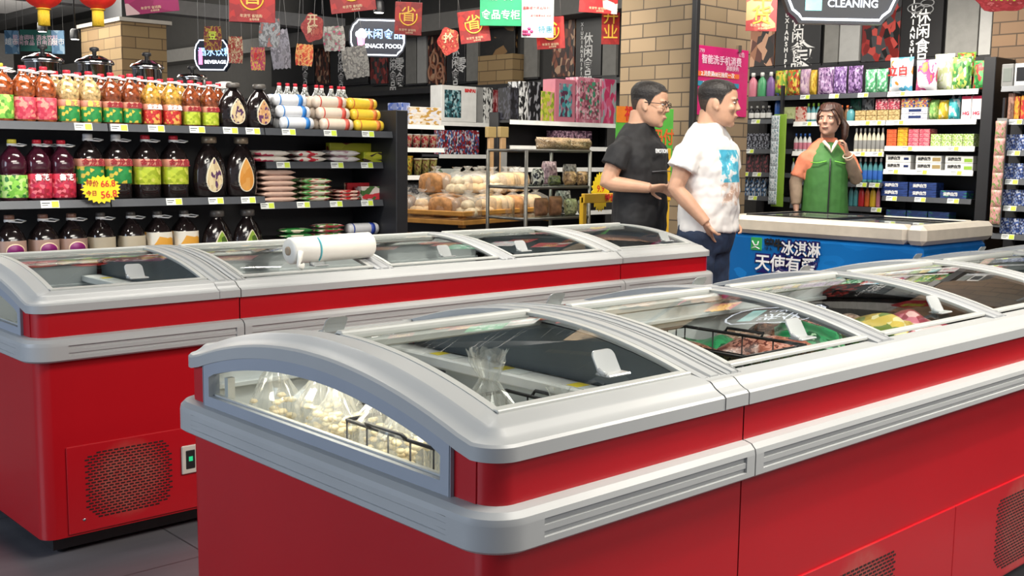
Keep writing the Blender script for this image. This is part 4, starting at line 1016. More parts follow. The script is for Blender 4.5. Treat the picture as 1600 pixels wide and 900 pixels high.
box2('white boxed appliance with black window on top of shelving', 1577, 1602, 1.832, .16, C['white'], 1, 1, None, .2, C['black'])
box2('brown textured gift bag standing beside the red orange boxes', 1570, 1580, 1.602, .19, P2('ginger', 'A07868', 'B88C78', '886050', s=6))
box2('yellow and orange festive box beyond the brown pillar', 1580, 1589, 1.602, .165, P2('fest', 'C89028', 'D8A838', 'B03828', s=4))
box2('red festive box beyond the brown pillar', 1590, 1606, 1.602, .17, P2('fest2', 'B82828', 'C83830', 'D89838', s=4))
for z, nm in ((1.386, 'upper'), (1.186, 'second'), (1.001, 'third'), (.801, 'lowest')):
    box2('navy sanitary pack with pale crescents in the %s row' % nm, 1570, 1650, z, .115, P2('sanitary', '1E2850', '28386C', '8090B8', 'C8CCD8', '3A58A0', s=5, sd=int(z*9)), 5, 1, 'navy sanitary packs '+nm, name='sanitary_pack', cat='pack')
hs = empty('hanging_strip', (X2-.04, wy(1563, X2-.04), .85), 'pink and green hanging strip beside the sanitary packs', 'display strip', None, -PI/2)
MB().box((-.035, 0, 0), (.035, .01, .76), C['grey']).build('strip_board', hs); MB().box((-.008, .01, .74), (.008, .03, .9), WIRE).build('strip_hook', hs)
for k in range(6): MB().bag((0, -.014, .02+k*.12), (.075, .022, .12), P2('pinkgreen', 'B88078', 'C89890', '70904C', s=4), k).build('small_pack', hs)

# ---------------------------------------------------------------- blue ice-cream freezer
BX0, BX1, BY0, BY1, BT = 6.22, 7.17, 3.11, 4.60, .92
bf = empty('ice_cream_freezer', (BX0, BY0, 0), 'blue ice cream chest freezer with cream rim and sliding glass top', 'freezer')
WX, WY_ = BX1-BX0, BY1-BY0
BLUE = PR('freezer_blue_wrap', ['1268B4', '1470BE', '1878C8', '1064AC', '2A90D8'], 1.6, rough=.3, kind='n', seed=3)
MB().box((0.03, .03, .08), (WX-.03, WY_-.03, .80), BLUE, .03).build('cabinet_body', bf)
MB().box((.1, .1, .0), (WX-.1, WY_-.1, .09), DARK).build('base', bf)
CRM = M('cream_rim_plastic', (.62, .56, .47), .3)
q = MB()
for a, b in (((0, 0, .80), (WX, .13, BT)), ((0, WY_-.13, .80), (WX, WY_, BT)), ((0, .12, .80), (.13, WY_-.12, BT)), ((WX-.13, .12, .80), (WX, WY_-.12, BT))): q.box(a, b, CRM, .028)
q.build('rim', bf)
q = MB(); q.box((.13, .13, .5), (WX-.13, WY_-.13, .52), LINER); q.box((.12, .12, .5), (.13, WY_-.12, .87), LINER); q.box((WX-.13, .12, .5), (WX-.12, WY_-.12, .87), LINER); q.box((.12, .12, .5), (WX-.12, .13, .87), LINER); q.box((.12, WY_-.13, .5), (WX-.12, WY_-.12, .87), LINER); q.build('liner', bf)
for k, (ya, yb, zz) in enumerate(((.12, .78, .905), (.72, WY_-.12, .915))):
    q = MB(); q.box((.12, ya, zz), (WX-.12, ya+.02, zz+.012), BLK); q.box((.12, yb-.02, zz), (WX-.12, yb, zz+.012), BLK); q.box((.12, ya, zz), (.135, yb, zz+.012), BLK); q.box((WX-.135, ya, zz), (WX-.12, yb, zz+.012), BLK)
    ld = q.build('sliding_lid', bf); g = MB(); g.add([(.13, ya+.02, zz+.006), (WX-.13, ya+.02, zz+.006), (WX-.13, yb-.02, zz+.006), (.13, yb-.02, zz+.006)], [(0, 1, 2, 3)], GLASS); g.build('lid_glass', ld)
# the wrap's writing on the long face (faces -x)
def bl(px, py): p = onx(px, py, BX0+.03); return (p.y-BY0, p.z)
NAVY = M('ink_navy', (.015, .01, .12), .4); LW = M('ink_white', (.85, .87, .9), .4)
RX = (PI/2, 0, -PI/2)
ly, lz = bl(1182, 381); MB().box((.024, ly-.045, lz-.045), (.034, ly+.045, lz+.045), M('logo_green', (.04, .36, .10), .4), .004).build('logo_square', bf)
q = MB(); q.tube([(.022, ly+.03, lz+.02), (.022, ly+.01, lz-.01), (.022, ly-.015, lz-.005), (.022, ly-.02, lz+.02)], .005, LW, 6); q.tube([(.022, ly+.03, lz-.03), (.022, ly, lz-.02), (.022, ly-.03, lz-.032)], .004, LW, 6); q.build('logo_mark', bf)
ly, lz = bl(1210, 383); letters('蒙牛', .075, INK, bf, (.0215, ly, lz), RX, bold=.004); 
ly, lz = bl(1252, 391)
letters('冰淇淋', .100, NAVY, bf, (.0235, ly, lz), RX, bold=.012); letters('冰淇淋', .100, LW, bf, (.0205, ly, lz), RX, bold=.002)
ly, lz = bl(1228, 415)
letters('天使有爱', .12, NAVY, bf, (.0235, ly, lz), RX, bold=.013); letters('天使有爱', .12, LW, bf, (.0205, ly, lz), RX, bold=.002)

# ---------------------------------------------------------------- display stands behind the freezers
WOOD = M('honey_wood', (.55, .26, .055), .45, var=.2, scale=8); WOODL = M('pale_wood_post', (.42, .26, .13), .5, var=.15)
bs = empty('bread_stand', (5.06, 6.02, 0), 'honey wood bread stand with slatted tray', 'display stand', None, R(14))
TX, TY, TZ = 1.27, 1.06, .90
for z in (TZ-.035, TZ-.10):
    q = MB()
    for a, b in (((0, 0, z), (TX, .025, z+.035)), ((0, TY-.025, z), (TX, TY, z+.035)), ((0, .025, z), (.025, TY-.025, z+.035)), ((TX-.025, .025, z), (TX, TY-.025, z+.035))): q.box(a, b, WOOD, .004)
    q.build('tray_rail', bs)
MB().box((.02, .02, TZ-.07), (TX-.02, TY-.02, TZ-.055), M('tray_board', (.30, .16, .06), .6)).build('tray_board', bs)
q = MB()
for x in (.03, TX-.07):
    for y in (.03, TY-.07): q.box((x, y, TZ-.12), (x+.04, y+.04, TZ-.03), WOOD)
q.build('corner_block', bs)
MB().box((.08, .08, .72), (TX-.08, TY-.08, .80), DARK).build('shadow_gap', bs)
MB().box((.05, .05, .02), (TX-.05, TY-.05, .72), WOOD, .006).build('stand_base', bs)
bcx = [M('bread_crust', (.42, .20, .07), .7, var=.4, scale=30, bump=.3), M('bread_pale', (.62, .42, .22), .7, var=.25, scale=25, bump=.3), M('cake_brown', (.20, .09, .04), .7, var=.4, scale=30, bump=.3), M('bread_cream', (.68, .55, .36), .6, var=.3, scale=30, bump=.2)]
FILM = GL('bread_film', (.98, .98, .97), .6, .25, haze=.14, hazec=(.85, .82, .75))
def bread(label, w_, d_, h_, m, x, y, z, rz, group, kind, seed):
    r = empty('bread_bag', (x, y, z), label, 'bread', group, rz); q = MB(); qq = random.Random(seed)
    if kind == 'loaf':
        n = 3
        for k in range(n):
            cx = (k-(n-1)/2)*w_/n
            q.lathe([(w_/n*.42, 0), (w_/n*.52, .01), (w_/n*.52, h_*.55), (w_/n*.45, h_*.8), (w_/n*.2, h_*.9)], m, (cx, 0, .004), 12, sy=d_/w_*n*.95, pw=4)
    else:
        for k in range(5):
            a = 2*PI*k/5+seed; rr3 = w_*.27; z0 = .004 if k < 4 else h_*.36; cx, cy = (w_*.22*math.cos(a), d_*.22*math.sin(a)) if k < 4 else (0, 0)
            q.lathe([(rr3*.5, 0), (rr3*.95, h_*.1), (rr3, h_*.2), (rr3*.8, h_*.36), (rr3*.3, h_*.44)], m, (cx, cy, z0), 12)
    q.build('bread', r)
    f = MB(); pts = []
    prof = [(.46, 0), (.56, .12), (.56, .55), (.5, .82), (.18, .98), (.07, 1.05), (.20, 1.22)]
    rings = []
    for (pr, pz) in prof:
        rings.append([(w_*pr*math.cos(2*PI*k/14)*(1+qq.uniform(-.14, .14)), d_*pr*math.sin(2*PI*k/14)*(1+qq.uniform(-.14, .14)), h_*pz*(1+qq.uniform(-.02, .02)) if pz else .001) for k in range(14)])
    f.loft(rings, FILM, cap=False); f.build('clear_wrap', r)
def on_tray(u, v): a = R(14); return (5.06+u*math.cos(a)-v*math.sin(a), 6.02+u*math.sin(a)+v*math.cos(a))
bl_ = [(.12, 1.02, 'bun', 2, .0, 'dark cakes in clear bag at the shelf side corner of the bread stand'), (.14, .78, 'loaf', 2, 0, 'brown seeded loaf bag beside the dark cakes'), (.14, .54, 'bun', 1, 0, 'bag of pale buns along the near edge of the bread stand'),
       (.16, .30, 'loaf', 0, 0, 'sliced brown loaf bag close to the tray corner'), (.20, .10, 'bun', 3, 0, 'bag of cream buns on the tray corner'), (.44, .12, 'bun', 1, 0, 'bag of buns second from the tray corner'), (.68, .12, 'loaf', 1, 0, 'golden loaf in clear film on the front edge'),
       (.92, .12, 'loaf', 0, 0, 'three part golden loaf in the front row'), (1.14, .12, 'loaf', 1, 0, 'golden loaf beside the red topped bag'), (1.34, .14, 'bun', 0, 0, 'reddish bun bag at the rack side end of the stand'),
       (.40, .40, 'loaf', 0, 0, 'tall sliced loaf in the middle of the heap'), (.42, .68, 'bun', 3, 0, 'pale bun bag in the middle of the heap'), (.42, .94, 'bun', 1, 0, 'bun bag near the toy shelves'),
       (.68, .42, 'bun', 3, 0, 'cream bun bag piled in the centre'), (.94, .40, 'loaf', 1, 0, 'upright golden loaf in the second row'), (1.20, .42, 'loaf', 0, 0, 'upright brown loaf in the second row'), (.70, .72, 'loaf', 0, 0, 'brown loaf towards the rear of the stand'), (.98, .70, 'bun', 3, 0, 'large pale bun bag at the rear'), (1.24, .72, 'bun', 1, 0, 'golden bun bag at the rear'),
       (.30, .28, 'bun', 3, .17, 'pale bun bag lying on top of the corner loaves'), (.36, .56, 'loaf', 0, .17, 'brown crusted loaf on top of the heap'), (.58, .28, 'bun', 1, .17, 'bun bag on top of the front heap'), (.84, .28, 'bun', 3, .17, 'cream bun bag crowning the golden loaves'), (1.08, .30, 'loaf', 1, .17, 'golden loaf stacked on the second layer'), (1.28, .32, 'loaf', 1, .17, 'golden loaf stacked near the wire rack'), (.84, .56, 'bun', 3, .17, 'twisted top bun bag at the crest of the heap'), (1.1, .58, 'bun', 3, .17, 'twisted top bun bag at the back crest')]
for i, (u, v, kd, mi_, dzz, lb) in enumerate(bl_):
    x, y = on_tray(u*.875, v*.885); bread(lb, .205, .20, .165, bcx[mi_], x, y, TZ-.054+dzz, rnd.uniform(-.4, .4)+R(14), 'bagged breads on the wooden stand', kd, i)

def unit_px(label, pxa, pxb, Yp, D, zs, top, strip=STRIPW, nm='shelving_unit', posts=(0, 1), back=True):
    xa, xb = ony(pxa, 240, Yp).x, ony(pxb, 240, Yp).x
    return xa, shelf_unit(label, (xa, Yp, 0), 0, xb-xa, D, [(0, xb-xa, z, [], D-.02, strip) for z in zs], top, posts=posts, back=back, pw_=.012)
def pbox(label, px0, px1, pyt, pyb, Y, dep, m, name='carton', cat='box', panel=None, pm=None, txt=None, z=None, bev=.004):
    a = ony(px0, (pyt+pyb)/2, Y); b = ony(px1, (pyt+pyb)/2, Y); zt = ony((px0+px1)/2, pyt, Y).z; zb = ony((px0+px1)/2, pyb, Y).z
    if z is not None: zt += z-zb; zb = z
    w_, h_ = b.x-a.x, zt-zb
    o = MB().box((-w_/2, 0, 0), (w_/2, dep, h_), m, bev).build(name); o.location = ((a.x+b.x)/2, Y, zb); tag(o, label, cat)
    if panel:
        MB().box((w_*(panel[0]-.5), -.0015, h_*panel[1]), (w_*(panel[2]-.5), .003, h_*panel[3]), pm, .003).build('box_window', o)
    if txt: letters(txt[0], txt[1]*h_, txt[2], o, (w_*txt[3], -.003, h_*txt[4]), bold=.002)
    return o
# end display beside the oil shelf
YA = 7.6
_, sa = unit_px('narrow bright shelving with snack cups just past the oil shelves', 612, 694, YA, .45, (1.56, 1.36, 1.12, .90), 1.62)
def rowb(label, px0, px1, z, h, Y, m, n, group, cat='cup', name='snack_cup', lidm=None):
    xa, xb = ony(px0, 230, Y).x, ony(px1, 230, Y).x; w_ = (xb-xa)/n; o = None
    for k in range(n):
        if o is None:
            o = empty(name, (0, 0, 0), label, cat, group); MB().lathe([(w_*.34, 0), (w_*.46, h*.9), (w_*.47, h*.92)], m, n=14).build('cup', o); MB().lathe([(w_*.485, h*.92), (w_*.485, h), (w_*.3, h*1.01)], lidm or C['white'], n=14).build('lid', o); c = o
        else: c = dup(o, (0, 0, 0))
        c.location = (xa+w_*(k+.5), Y+.07, z)
pbox('open white carton with round snack tins on the bright shelf', 640, 690, 166, 194, YA+.02, .2, P2('tins', 'D8C8B0', 'E0D8D0', 'B89048', 'D0D0D8', s=5), z=1.561)
pbox('slanted blue folded box at the edge of the bright shelf', 627, 641, 158, 192, YA+.05, .2, P2('lavblue', '6A78A8', '98A0C0', '3050A0', s=3), z=1.561)
rowb('small snack cup with red band on the bright shelf', 638, 690, 1.361, .12, YA, P2('redcup', 'B83040', 'C8A080', 'D8C0B0', s=4), 4, 'small snack cups with red band')
rowb('yellow and green snack cup on the lower bright shelf', 628, 652, 1.121, .17, YA, P2('yelcup', 'B8B040', 'D0C850', '6A5A28', 'C88030', s=5), 2, 'yellow snack cups', lidm=C['yellow'])
rowb('brown and green snack cup beside the yellow ones', 654, 690, 1.121, .15, YA, P2('brncup', '6A4430', '8A9048', 'B0A068', s=5), 3, 'brown and green snack cups', lidm=C['cream'])
gb_ = MB().bag((0, 0, 0), (.30, .16, .16), P2('greybag', '3A3C40', '5A5C60', '8A8C90', s=6, k='n'), 4); o_ = gb_.build('grey_bag'); o_.location = (ony(652, 330, 7.0).x, 7.0, .905); tag(o_, 'grey crinkled bag on the lowest bright shelf', 'bag'); o_.location = (ony(652, 330, YA).x, YA+.12, .901)
# white toy shelves
YB = 8.3
_, sb = unit_px('white lit toy shelving behind the bread stand', 686, 798, YB, .5, (1.62, 1.305, .98), 1.70)
pbox('large white toy box with blue doll window and black swirls', 690, 745, 133, 190, YB+.02, .18, C['white'], z=1.621, panel=(.08, .12, .55, .88), pm=P2('dollblue', '24484E', '4A8088', '1A2A30', '9AB8BC', s=6), txt=('BINPAI', .13, MARKR, .3, .88), bev=.006)
pbox('grey side panel box behind the white toy box', 746, 757, 134, 190, YB+.06, .2, C['grey'], z=1.621)
pbox('white box with black chess pieces next to the big toy box', 757, 770, 134, 190, YB+.04, .2, P2('chess', 'C8C8C4', 'D4D4D0', '1A1A1C', s=6), z=1.621)
for k in range(3): pbox(('red toy box with coloured figure, first of the small row', 'red toy box with white figure in the middle of the small row', 'red toy box with silver figure next to the dark gap')[k], 690+20*k, 709+20*k, 200, 238, YB+.02, .12, P2('toyred%d' % k, '7A1C24', '2A2C38', 'C8C8D0', 'A03038', '3A6098', s=6, sd=k), z=1.306)
pbox('white box with green leaf print below the toy row', 683, 720, 256, 285, YB+.02, .15, P2('leafwhite', 'D0D4CC', 'DCE0D8', '708868', s=3), z=.985)
pbox('light blue packs behind the bread heap', 718, 766, 262, 280, YB+.04, .15, P2('lblue', '3A90B8', '58A8CC', '90C8DC', s=5), z=.985)
pst = []
for k, px in enumerate((768, 787)):
    a = ony(px-4, 262, 6.9); b = ony(px+4, 262, 6.9); zt = ony(px, 198, 6.9).z
    o = empty('wooden_pole', (a.x, 6.9, 0), ('wooden broom pole hanging left of its twin', 'wooden broom pole with paper label next to its twin')[k], 'pole'); MB().box((0, 0, 0), (b.x-a.x, .03, zt), WOODL, .006).build('pole', o); MB().box((-.02, -.006, zt-.09), (b.x-a.x+.02, .034, zt), C['tan'], .004).build('pole_head', o)
    if k: MB().box((-.004, -.003, zt-.42), (b.x-a.x+.004, .0, zt-.2), C['grey']).build('paper_label', o)
# gift-box shelving left of the pillar
YC_ = 7.0
xa, sc_ = unit_px('shelving with gift and doll boxes beside the big brick pillar', 796, 964, YC_, .26, (1.61, 1.39, 1.2, .8), 1.68)
for (lb, a, b, t, m, kw) in (
    ('slim dark red gift box with white text', 771, 778, 136, P2('dkred1', '6A141C', '801C24', 'B89090', s=5), {}), ('second slim dark red gift box beside the black one', 779, 786, 136, P2('dkred2', '74161E', '8A2028', 'B89090', s=5, sd=2), {}), ('slim bright red gift box with gold text', 787, 795, 136, P2('dkred3', 'A01C24', 'B42830', 'D0A070', s=5), {}),
    ('black gift box with faint pattern under the green sign', 797, 811, 138, P2('blk1', '141418', '1C1C22', '3A3A44', s=5), {}), ('white and black flower gift box leaning beside the black one', 812, 826, 128, P2('bw', '1A1A1C', 'B8B8B8', '141416', 'D0D0D0', s=5), {}), ('black gift box with white blossom', 827, 845, 128, P2('blk2', '101014', '16161A', '8A8A90', '101014', s=4), {}),
    ('yellow green cartoon toy box', 846, 866, 142, P2('yg', 'B0B838', 'C8C850', 'D0A088', '88A030', s=4), {}), ('pink doll box with blue dress doll in window', 867, 899, 122, C['pink'], dict(panel=(.2, .12, .85, .9), pm=P2('dollwin', '5A3048', '3A8890', '70B0B0', 'A07888', s=4))),
    ('large pink doll box full of accessories', 902, 940, 118, P2('pinkbig', 'C07888', 'D090A0', 'B86078', 'E0C0C8', s=5), dict(panel=(.1, .08, .9, .92), pm=P2('dollwin2', 'C88090', 'A05868', 'D8B0B8', '7A4050', '409070', s=7))), ('magenta pink box with grey side next to the brick pillar', 941, 963, 119, P2('magenta', 'B83860', 'C85878', '98A0A0', 'C880A0', s=3), {})):
    pbox(lb, a, b, t, 189, *((YB+.06, .16, m) if a < 790 else (YC_+.02, .16, m)), z=1.621 if a < 790 else 1.611, **kw)
for o in [o for o in bpy.data.objects if o.name == 'carton' and False]: pass
for k, (a, b) in enumerate(((868, 885), (886, 903), (904, 925))): pbox(('clear fronted doll set on the shelf below, nearest the rack', 'clear fronted doll set on the shelf below, middle one', 'clear fronted doll set on the shelf below, nearest the man in black')[k], a, b, 200, 225, YC_+.02, .12, P2('dollset%d' % k, '5A3A50', '8A6878', 'B090A0', '3A2838', s=6, sd=k), z=1.391)
MB_ = None
# wire rack with snacks
YR = 5.48
RK = M('rack_grey_tube', (.16, .155, .14), .35, metal=.6)
xa, xb = ony(822, 290, YR).x, ony(921, 290, YR).x; zt = ony(870, 236, YR).z
rk = empty('wire_rack', (xa, YR, 0), 'grey tubular display rack with glass tiers of snacks', 'rack')
RW, RD = xb-xa, .40
q = MB()
for x in (0, RW):
    for y in (0, RD): q.tube([(x, y, 0), (x, y, zt)], .013, RK, 8)
q.build('rack_post', rk)
tz = [zt, ony(870, 293, YR).z, ony(870, 341, YR).z]
for z in tz:
    q = MB(); q.tube([(0, 0, z), (RW, 0, z), (RW, RD, z), (0, RD, z)], .011, RK, 8, closed=True)
    for k in range(1, 8): q.tube([(RW*k/8, 0, z+.0), (RW*k/8, RD, z+.0)], .003, RK, 5)
    tr_ = q.build('tier', rk); MB().box((.0, .0, z+.006), (RW, RD, z+.011), GL('tier_glass', (.85, .9, .88), .6)).build('glass_sheet', tr_)
def rbag(lb, px, z, w_, h_, m, sd, Y=YR+.1, cat='packet', film=None, name='snack_packet'):
    o = MB().bag((0, 0, 0), (w_, .09, h_), m, sd).build(name); o.location = (ony(px, 290, Y).x, Y, z+.012); tag(o, lb, cat)
    return o
rbag('brown nut packet on the lowest rack tier, post side', 846, tz[2], .12, .13, bcx[2], 1); rbag('dark brown nut packet mid lowest rack tier', 868, tz[2], .12, .14, bcx[2], 2); rbag('green beige packet on the lowest rack tier', 892, tz[2], .11, .12, P2('gb', '8A9068', 'A0A078', '5A5A40', s=5), 3); rbag('clear salted packet on the lowest rack tier near the yellow frame', 912, tz[2], .09, .11, P2('cl', 'A8A898', 'B8B8A8', '787868', s=5), 4)
rbag('black and white packet on the middle rack tier', 840, tz[1], .09, .12, P2('bw2', '1A1A1A', 'A8A8A0', 'C0C0B0', s=4), 5); rbag('dark green tin packet on the middle rack tier', 866, tz[1], .10, .07, P2('dg', '4A5030', '60683C', '2A3020', s=4), 6); rbag('tan square biscuit packet on the middle rack tier', 890, tz[1], .10, .10, P2('tn', '9A7A54', 'B09068', '705438', s=4), 7); rbag('tan square biscuit packet next to the rack post', 909, tz[1], .09, .10, P2('tn2', '9A7A54', 'A88860', '604830', s=4, sd=3), 8)
rbag('pink white packet hanging behind the middle tier', 858, tz[1], .14, .17, P2('pw', 'A08088', 'B89CA0', '705860', s=5), 9, Y=YR+.28); rbag('grey clear packet hanging behind the middle tier', 890, tz[1], .13, .15, P2('gw', '888480', 'A09C98', '585450', s=5), 10, Y=YR+.28)
rbag('silver packet at the rear of the lowest rack tier', 880, tz[2], .15, .17, P2('sv', '9A9A96', 'C0C0BA', '4A4A46', s=5), 12, Y=YR+.28)
for k, (px, lb) in enumerate(((852, 'brown wrapped bread tray on the rack top, pillar side'), (900, 'long film wrapped pastry tray across the rack top'))):
    o = MB(); o.bag((0, 0, 0), (.34, .16, .085), P2('wraptray%d' % k, '8A7050', 'A89070', '6A5238', 'B8A890', s=5, k='n', sd=k), k+3); p_ = o.build('wrapped_tray'); p_.location = (ony(px, 236, YR+.2).x, YR+.12+.1*k, zt+.012); tag(p_, lb, 'pastry tray')
# yellow offer frame
YF = M('yellow_painted_frame', (.72, .42, .02), .45)
YY = 4.80
fx0, fx1 = ony(911, 330, YY).x, ony(1046, 330, YY).x; fz = ony(980, 306, YY).z
yf = empty('offer_frame', (fx0, YY, 0), 'yellow offer frame stand with red lettering behind the man in black', 'display stand')
q = MB(); q.box((0, 0, 0), (.035, .035, fz), YF, .003); q.build('frame_leg', yf); q = MB(); q.box((fx1-fx0-.035, 0, 0), (fx1-fx0, .035, ony(1043, 232, YY).z), YF, .003); q.build('frame_leg', yf)
MB().box((.0, -.01, fz-.04), (fx1-fx0, .02, fz+.02), YF, .003).build('cross_board', yf)
letters('特价  促销  特价  促销', .05, MARKR, yf, ((fx1-fx0)/2, -.013, fz-.01), bold=.001)
MB().box((.06, .02, .25), (fx1-fx0-.06, .2, .70), P2('frameboxes', '4A3A28', '7A6440', '2A2018', s=5)).build('stock_box', yf)
burst('tall yellow star price card standing behind the offer frame', ony(938, 300, YY+.06), .17, .26, 0, [('9.9', .06, 0, .02, MARKR, 0)], seed=5)
# posters on and beside the pillar
gp0, gp1 = ony(962, 180, 5.1), ony(1050, 180, 4.98)
def fposter(label, pxa, pxb, pyt, pyb, Y, m, rz=0, thick=.006, name='poster', cat='poster'):
    a, b = ony(pxa, (pyt+pyb)/2, Y), ony(pxb, (pyt+pyb)/2, Y); zt = ony((pxa+pxb)/2, pyt, Y).z; zb = ony((pxa+pxb)/2, pyb, Y).z
    r = empty(name, ((a.x+b.x)/2, Y, zb), label, cat, None, rz); w_, h_ = b.x-a.x, zt-zb
    MB().box((-w_/2, 0, 0), (w_/2, thick, h_), m, .001).build('board', r)
    return r, w_, h_
r, w_, h_ = fposter('magenta notice board with white text lines on the brick pillar', 1083, 1168, 74, 181, PY-.012, M('magenta_board', (.52, .006, .13), .4))
PKT = M('ink_pale_pink', (.80, .55, .65), .5); ORG = M('strip_orange', (.72, .14, .03), .5); TEALS = M('strip_teal', (.02, .22, .34), .5)
letters('智能洗手机消费', .070, PKT, r, (0, -.003, h_*.80), bold=.001); letters('满额换购', .04, PKT, r, (w_*.2, -.003, h_*.70))
MB().box((-w_*.47, -.004, h_*.56), (w_*.33, -.001, h_*.63), ORG).build('text_strip', r); letters('2.消费满68元抽奖一次', .042, LW, r, (-w_*.07, -.006, h_*.595))
MB().box((-w_*.47, -.004, h_*.42), (w_*.33, -.001, h_*.49), TEALS).build('text_strip', r); letters('1.办理会员卡赠好礼', .042, LW, r, (-w_*.07, -.006, h_*.455))
letters('1799', .04, PKT, r, (-w_*.38, -.003, h_*.92)); letters('公告', .04, PKT, r, (w_*.36, -.003, h_*.92))
MB().box((w_*.28, -.012, h_-.02), (w_*.34, .01, h_+.03), CHROME).build('clip', r)
r, w_, h_ = fposter('green payment poster with orange corner beside the brick pillar', 962, 1051, 168, 291, 5.1, M('green_board', (.10, .45, .06), .4))
MB().box((-w_/2-.001, -.002, h_*.80), (-w_*.02, .0, h_*1.0), M('orange_corner', (.80, .22, .02), .4)).build('orange_corner', r)
letters('扫码付', .12, ORG, r, (w_*.22, -.003, h_*.62), bold=.003); letters('福', .11, MARKR, r, (-w_*.28, -.004, h_*.9), bold=.002)
MB().box((-.02, .006, -.9), (.02, .03, h_*.5), BLK).build('stand_post', r); MB().box((-.15, -.1, -r.location.z), (.15, .15, -r.location.z+.02), BLK).build('stand_foot', r); MB().box((-.015, .006, -r.location.z), (.015, .03, -.5), BLK).build('stand_pole', r)

# ---------------------------------------------------------------- people
def skin_mat(n, c): return M(n, c, .5, var=.08, scale=18, sss=.08)
HEADT = [(0, .036, .026, .026), (.03, .034, .042, .038), (.08, .028, .058, .050), (.16, .018, .072, .060), (.27, .008, .084, .067), (.40, .001, .092, .072), (.54, -.004, .098, .075), (.68, -.006, .101, .077), (.79, -.008, .096, .074), (.88, -.010, .082, .065), (.95, -.011, .058, .046), (.99, -.011, .028, .022), (1.0, -.011, .008, .007)]
def head_at(t):
    for a, b in zip(HEADT, HEADT[1:]):
        if t <= b[0]:
            k = (t-a[0])/(b[0]-a[0]); return [a[i]+(b[i]-a[i])*k for i in (1, 2, 3)]
    return HEADT[-1][1:]
HH = .238
def head_pt(t, phi, off=0, wide=1):
    c, d, w_ = head_at(t); x = c+(d+off)*math.cos(phi); y = (w_*wide+off)*math.sin(phi)
    return V((x, y, t*HH+(off*.8 if t > .9 else 0)))
def ell(mb, c, r, m, T, n=10):
    rings = []
    for i in range(n+1):
        a = PI*i/n; rings.append([T@V((c[0]+r[0]*math.sin(a)*math.cos(2*PI*k/12), c[1]+r[1]*math.sin(a)*math.sin(2*PI*k/12), c[2]+r[2]*math.cos(a))) for k in range(12)])
    mb.loft(rings, m)
def finalize(mb, name, parent, vox, smooth=6, disp=0, mat=None, dscale=.12):
    o = mb.build(name); o.data.materials.clear(); o.data.materials.append(mat)
    o.data.polygons.foreach_set('material_index', [0]*len(o.data.polygons))
    r_ = o.modifiers.new('r', 'REMESH'); r_.mode = 'VOXEL'; r_.voxel_size = vox; r_.use_smooth_shade = True
    s_ = o.modifiers.new('s', 'SMOOTH'); s_.factor = .5; s_.iterations = smooth
    if disp:
        t = bpy.data.textures.new('folds', 'CLOUDS'); t.noise_scale = dscale; t.noise_depth = 2
        d = o.modifiers.new('d', 'DISPLACE'); d.texture = t; d.strength = disp; d.mid_level = .5; d.texture_coords = 'LOCAL'
        s2 = o.modifiers.new('s2', 'SMOOTH'); s2.factor = .5; s2.iterations = 2
    me = bpy.data.meshes.new_from_object(o.evaluated_get(bpy.context.evaluated_depsgraph_get()))
    old = o.data; o.modifiers.clear(); o.data = me; bpy.data.meshes.remove(old)
    me.materials.clear(); me.materials.append(mat); me.polygons.foreach_set('material_index', [0]*len(me.polygons)); me.polygons.foreach_set('use_smooth', [True]*len(me.polygons))
    if parent: o.parent = parent
    return o
def ring(c, rx, ry, n=24, pw=2.2, rot=0):
    out = []
    for k in range(n):
        a = 2*PI*k/n; ca, sa = math.cos(a), math.sin(a); q = (abs(ca)**pw+abs(sa)**pw)**(1/pw)
        out.append((c[0]+rx*ca/q, c[1]+ry*sa/q, c[2]))
    return out
def limb(mb, pts, rs, m, n=12):
    P_ = []; R_ = []
    for i in range(len(pts)-1):
        for k in range(5):
            t = k/5; P_.append(V(pts[i]).lerp(V(pts[i+1]), t)); R_.append(rs[i]+(rs[i+1]-rs[i])*t)
    P_.append(V(pts[-1])); R_.append(rs[-1]); mb.tube(P_, R_, m, n)
def hand(mb, wrist, fwd, palm_n, m, side, curl=.5, spread=.1, sc=1.0):
    """palm with five separate bent fingers; side=+1 puts the thumb toward +cross"""
    f = V(fwd).normalized(); nrm = V(palm_n); nrm = (nrm-f*nrm.dot(f)).normalized(); sd = f.cross(nrm)*side; w0 = V(wrist)
    rings = []
    for t, hw, ht in ((0, .024, .018), (.02, .030, .017), (.055, .038, .015), (.085, .039, .012)):
        c = w0+f*t*sc; rings.append([c+sd*hw*sc*math.cos(2*PI*k/14)+nrm*ht*sc*math.sin(2*PI*k/14) for k in range(14)])
    mb.loft(rings, m)
    for k, (o_, L_) in enumerate(((.028, .070), (.010, .078), (-.009, .072), (-.027, .056))):
        p = w0+f*.078*sc+sd*o_*sc; d = (f+sd*(o_*spread*20)).normalized(); pts = [p]
        for j, fr in enumerate((.45, .32, .23)):
            a = curl*(j+.6); dd = (d*math.cos(a)+nrm*math.sin(a)); p = p+dd*L_*fr*sc; pts.append(p)
        mb.tube(pts, [.0095*sc, .009*sc, .008*sc, .0062*sc], m, 8)
    p = w0+f*.022*sc+sd*.024*sc; pts = [p, p+(f*.5+sd*.8).normalized()*.034*sc, p+(f*.85+sd*.75+nrm*.3).normalized()*.062*sc, p+(f*.95+sd*.45+nrm*.6).normalized()*.082*sc]
    mb.tube(pts, [.0125*sc, .011*sc, .0095*sc, .007*sc], m, 8)
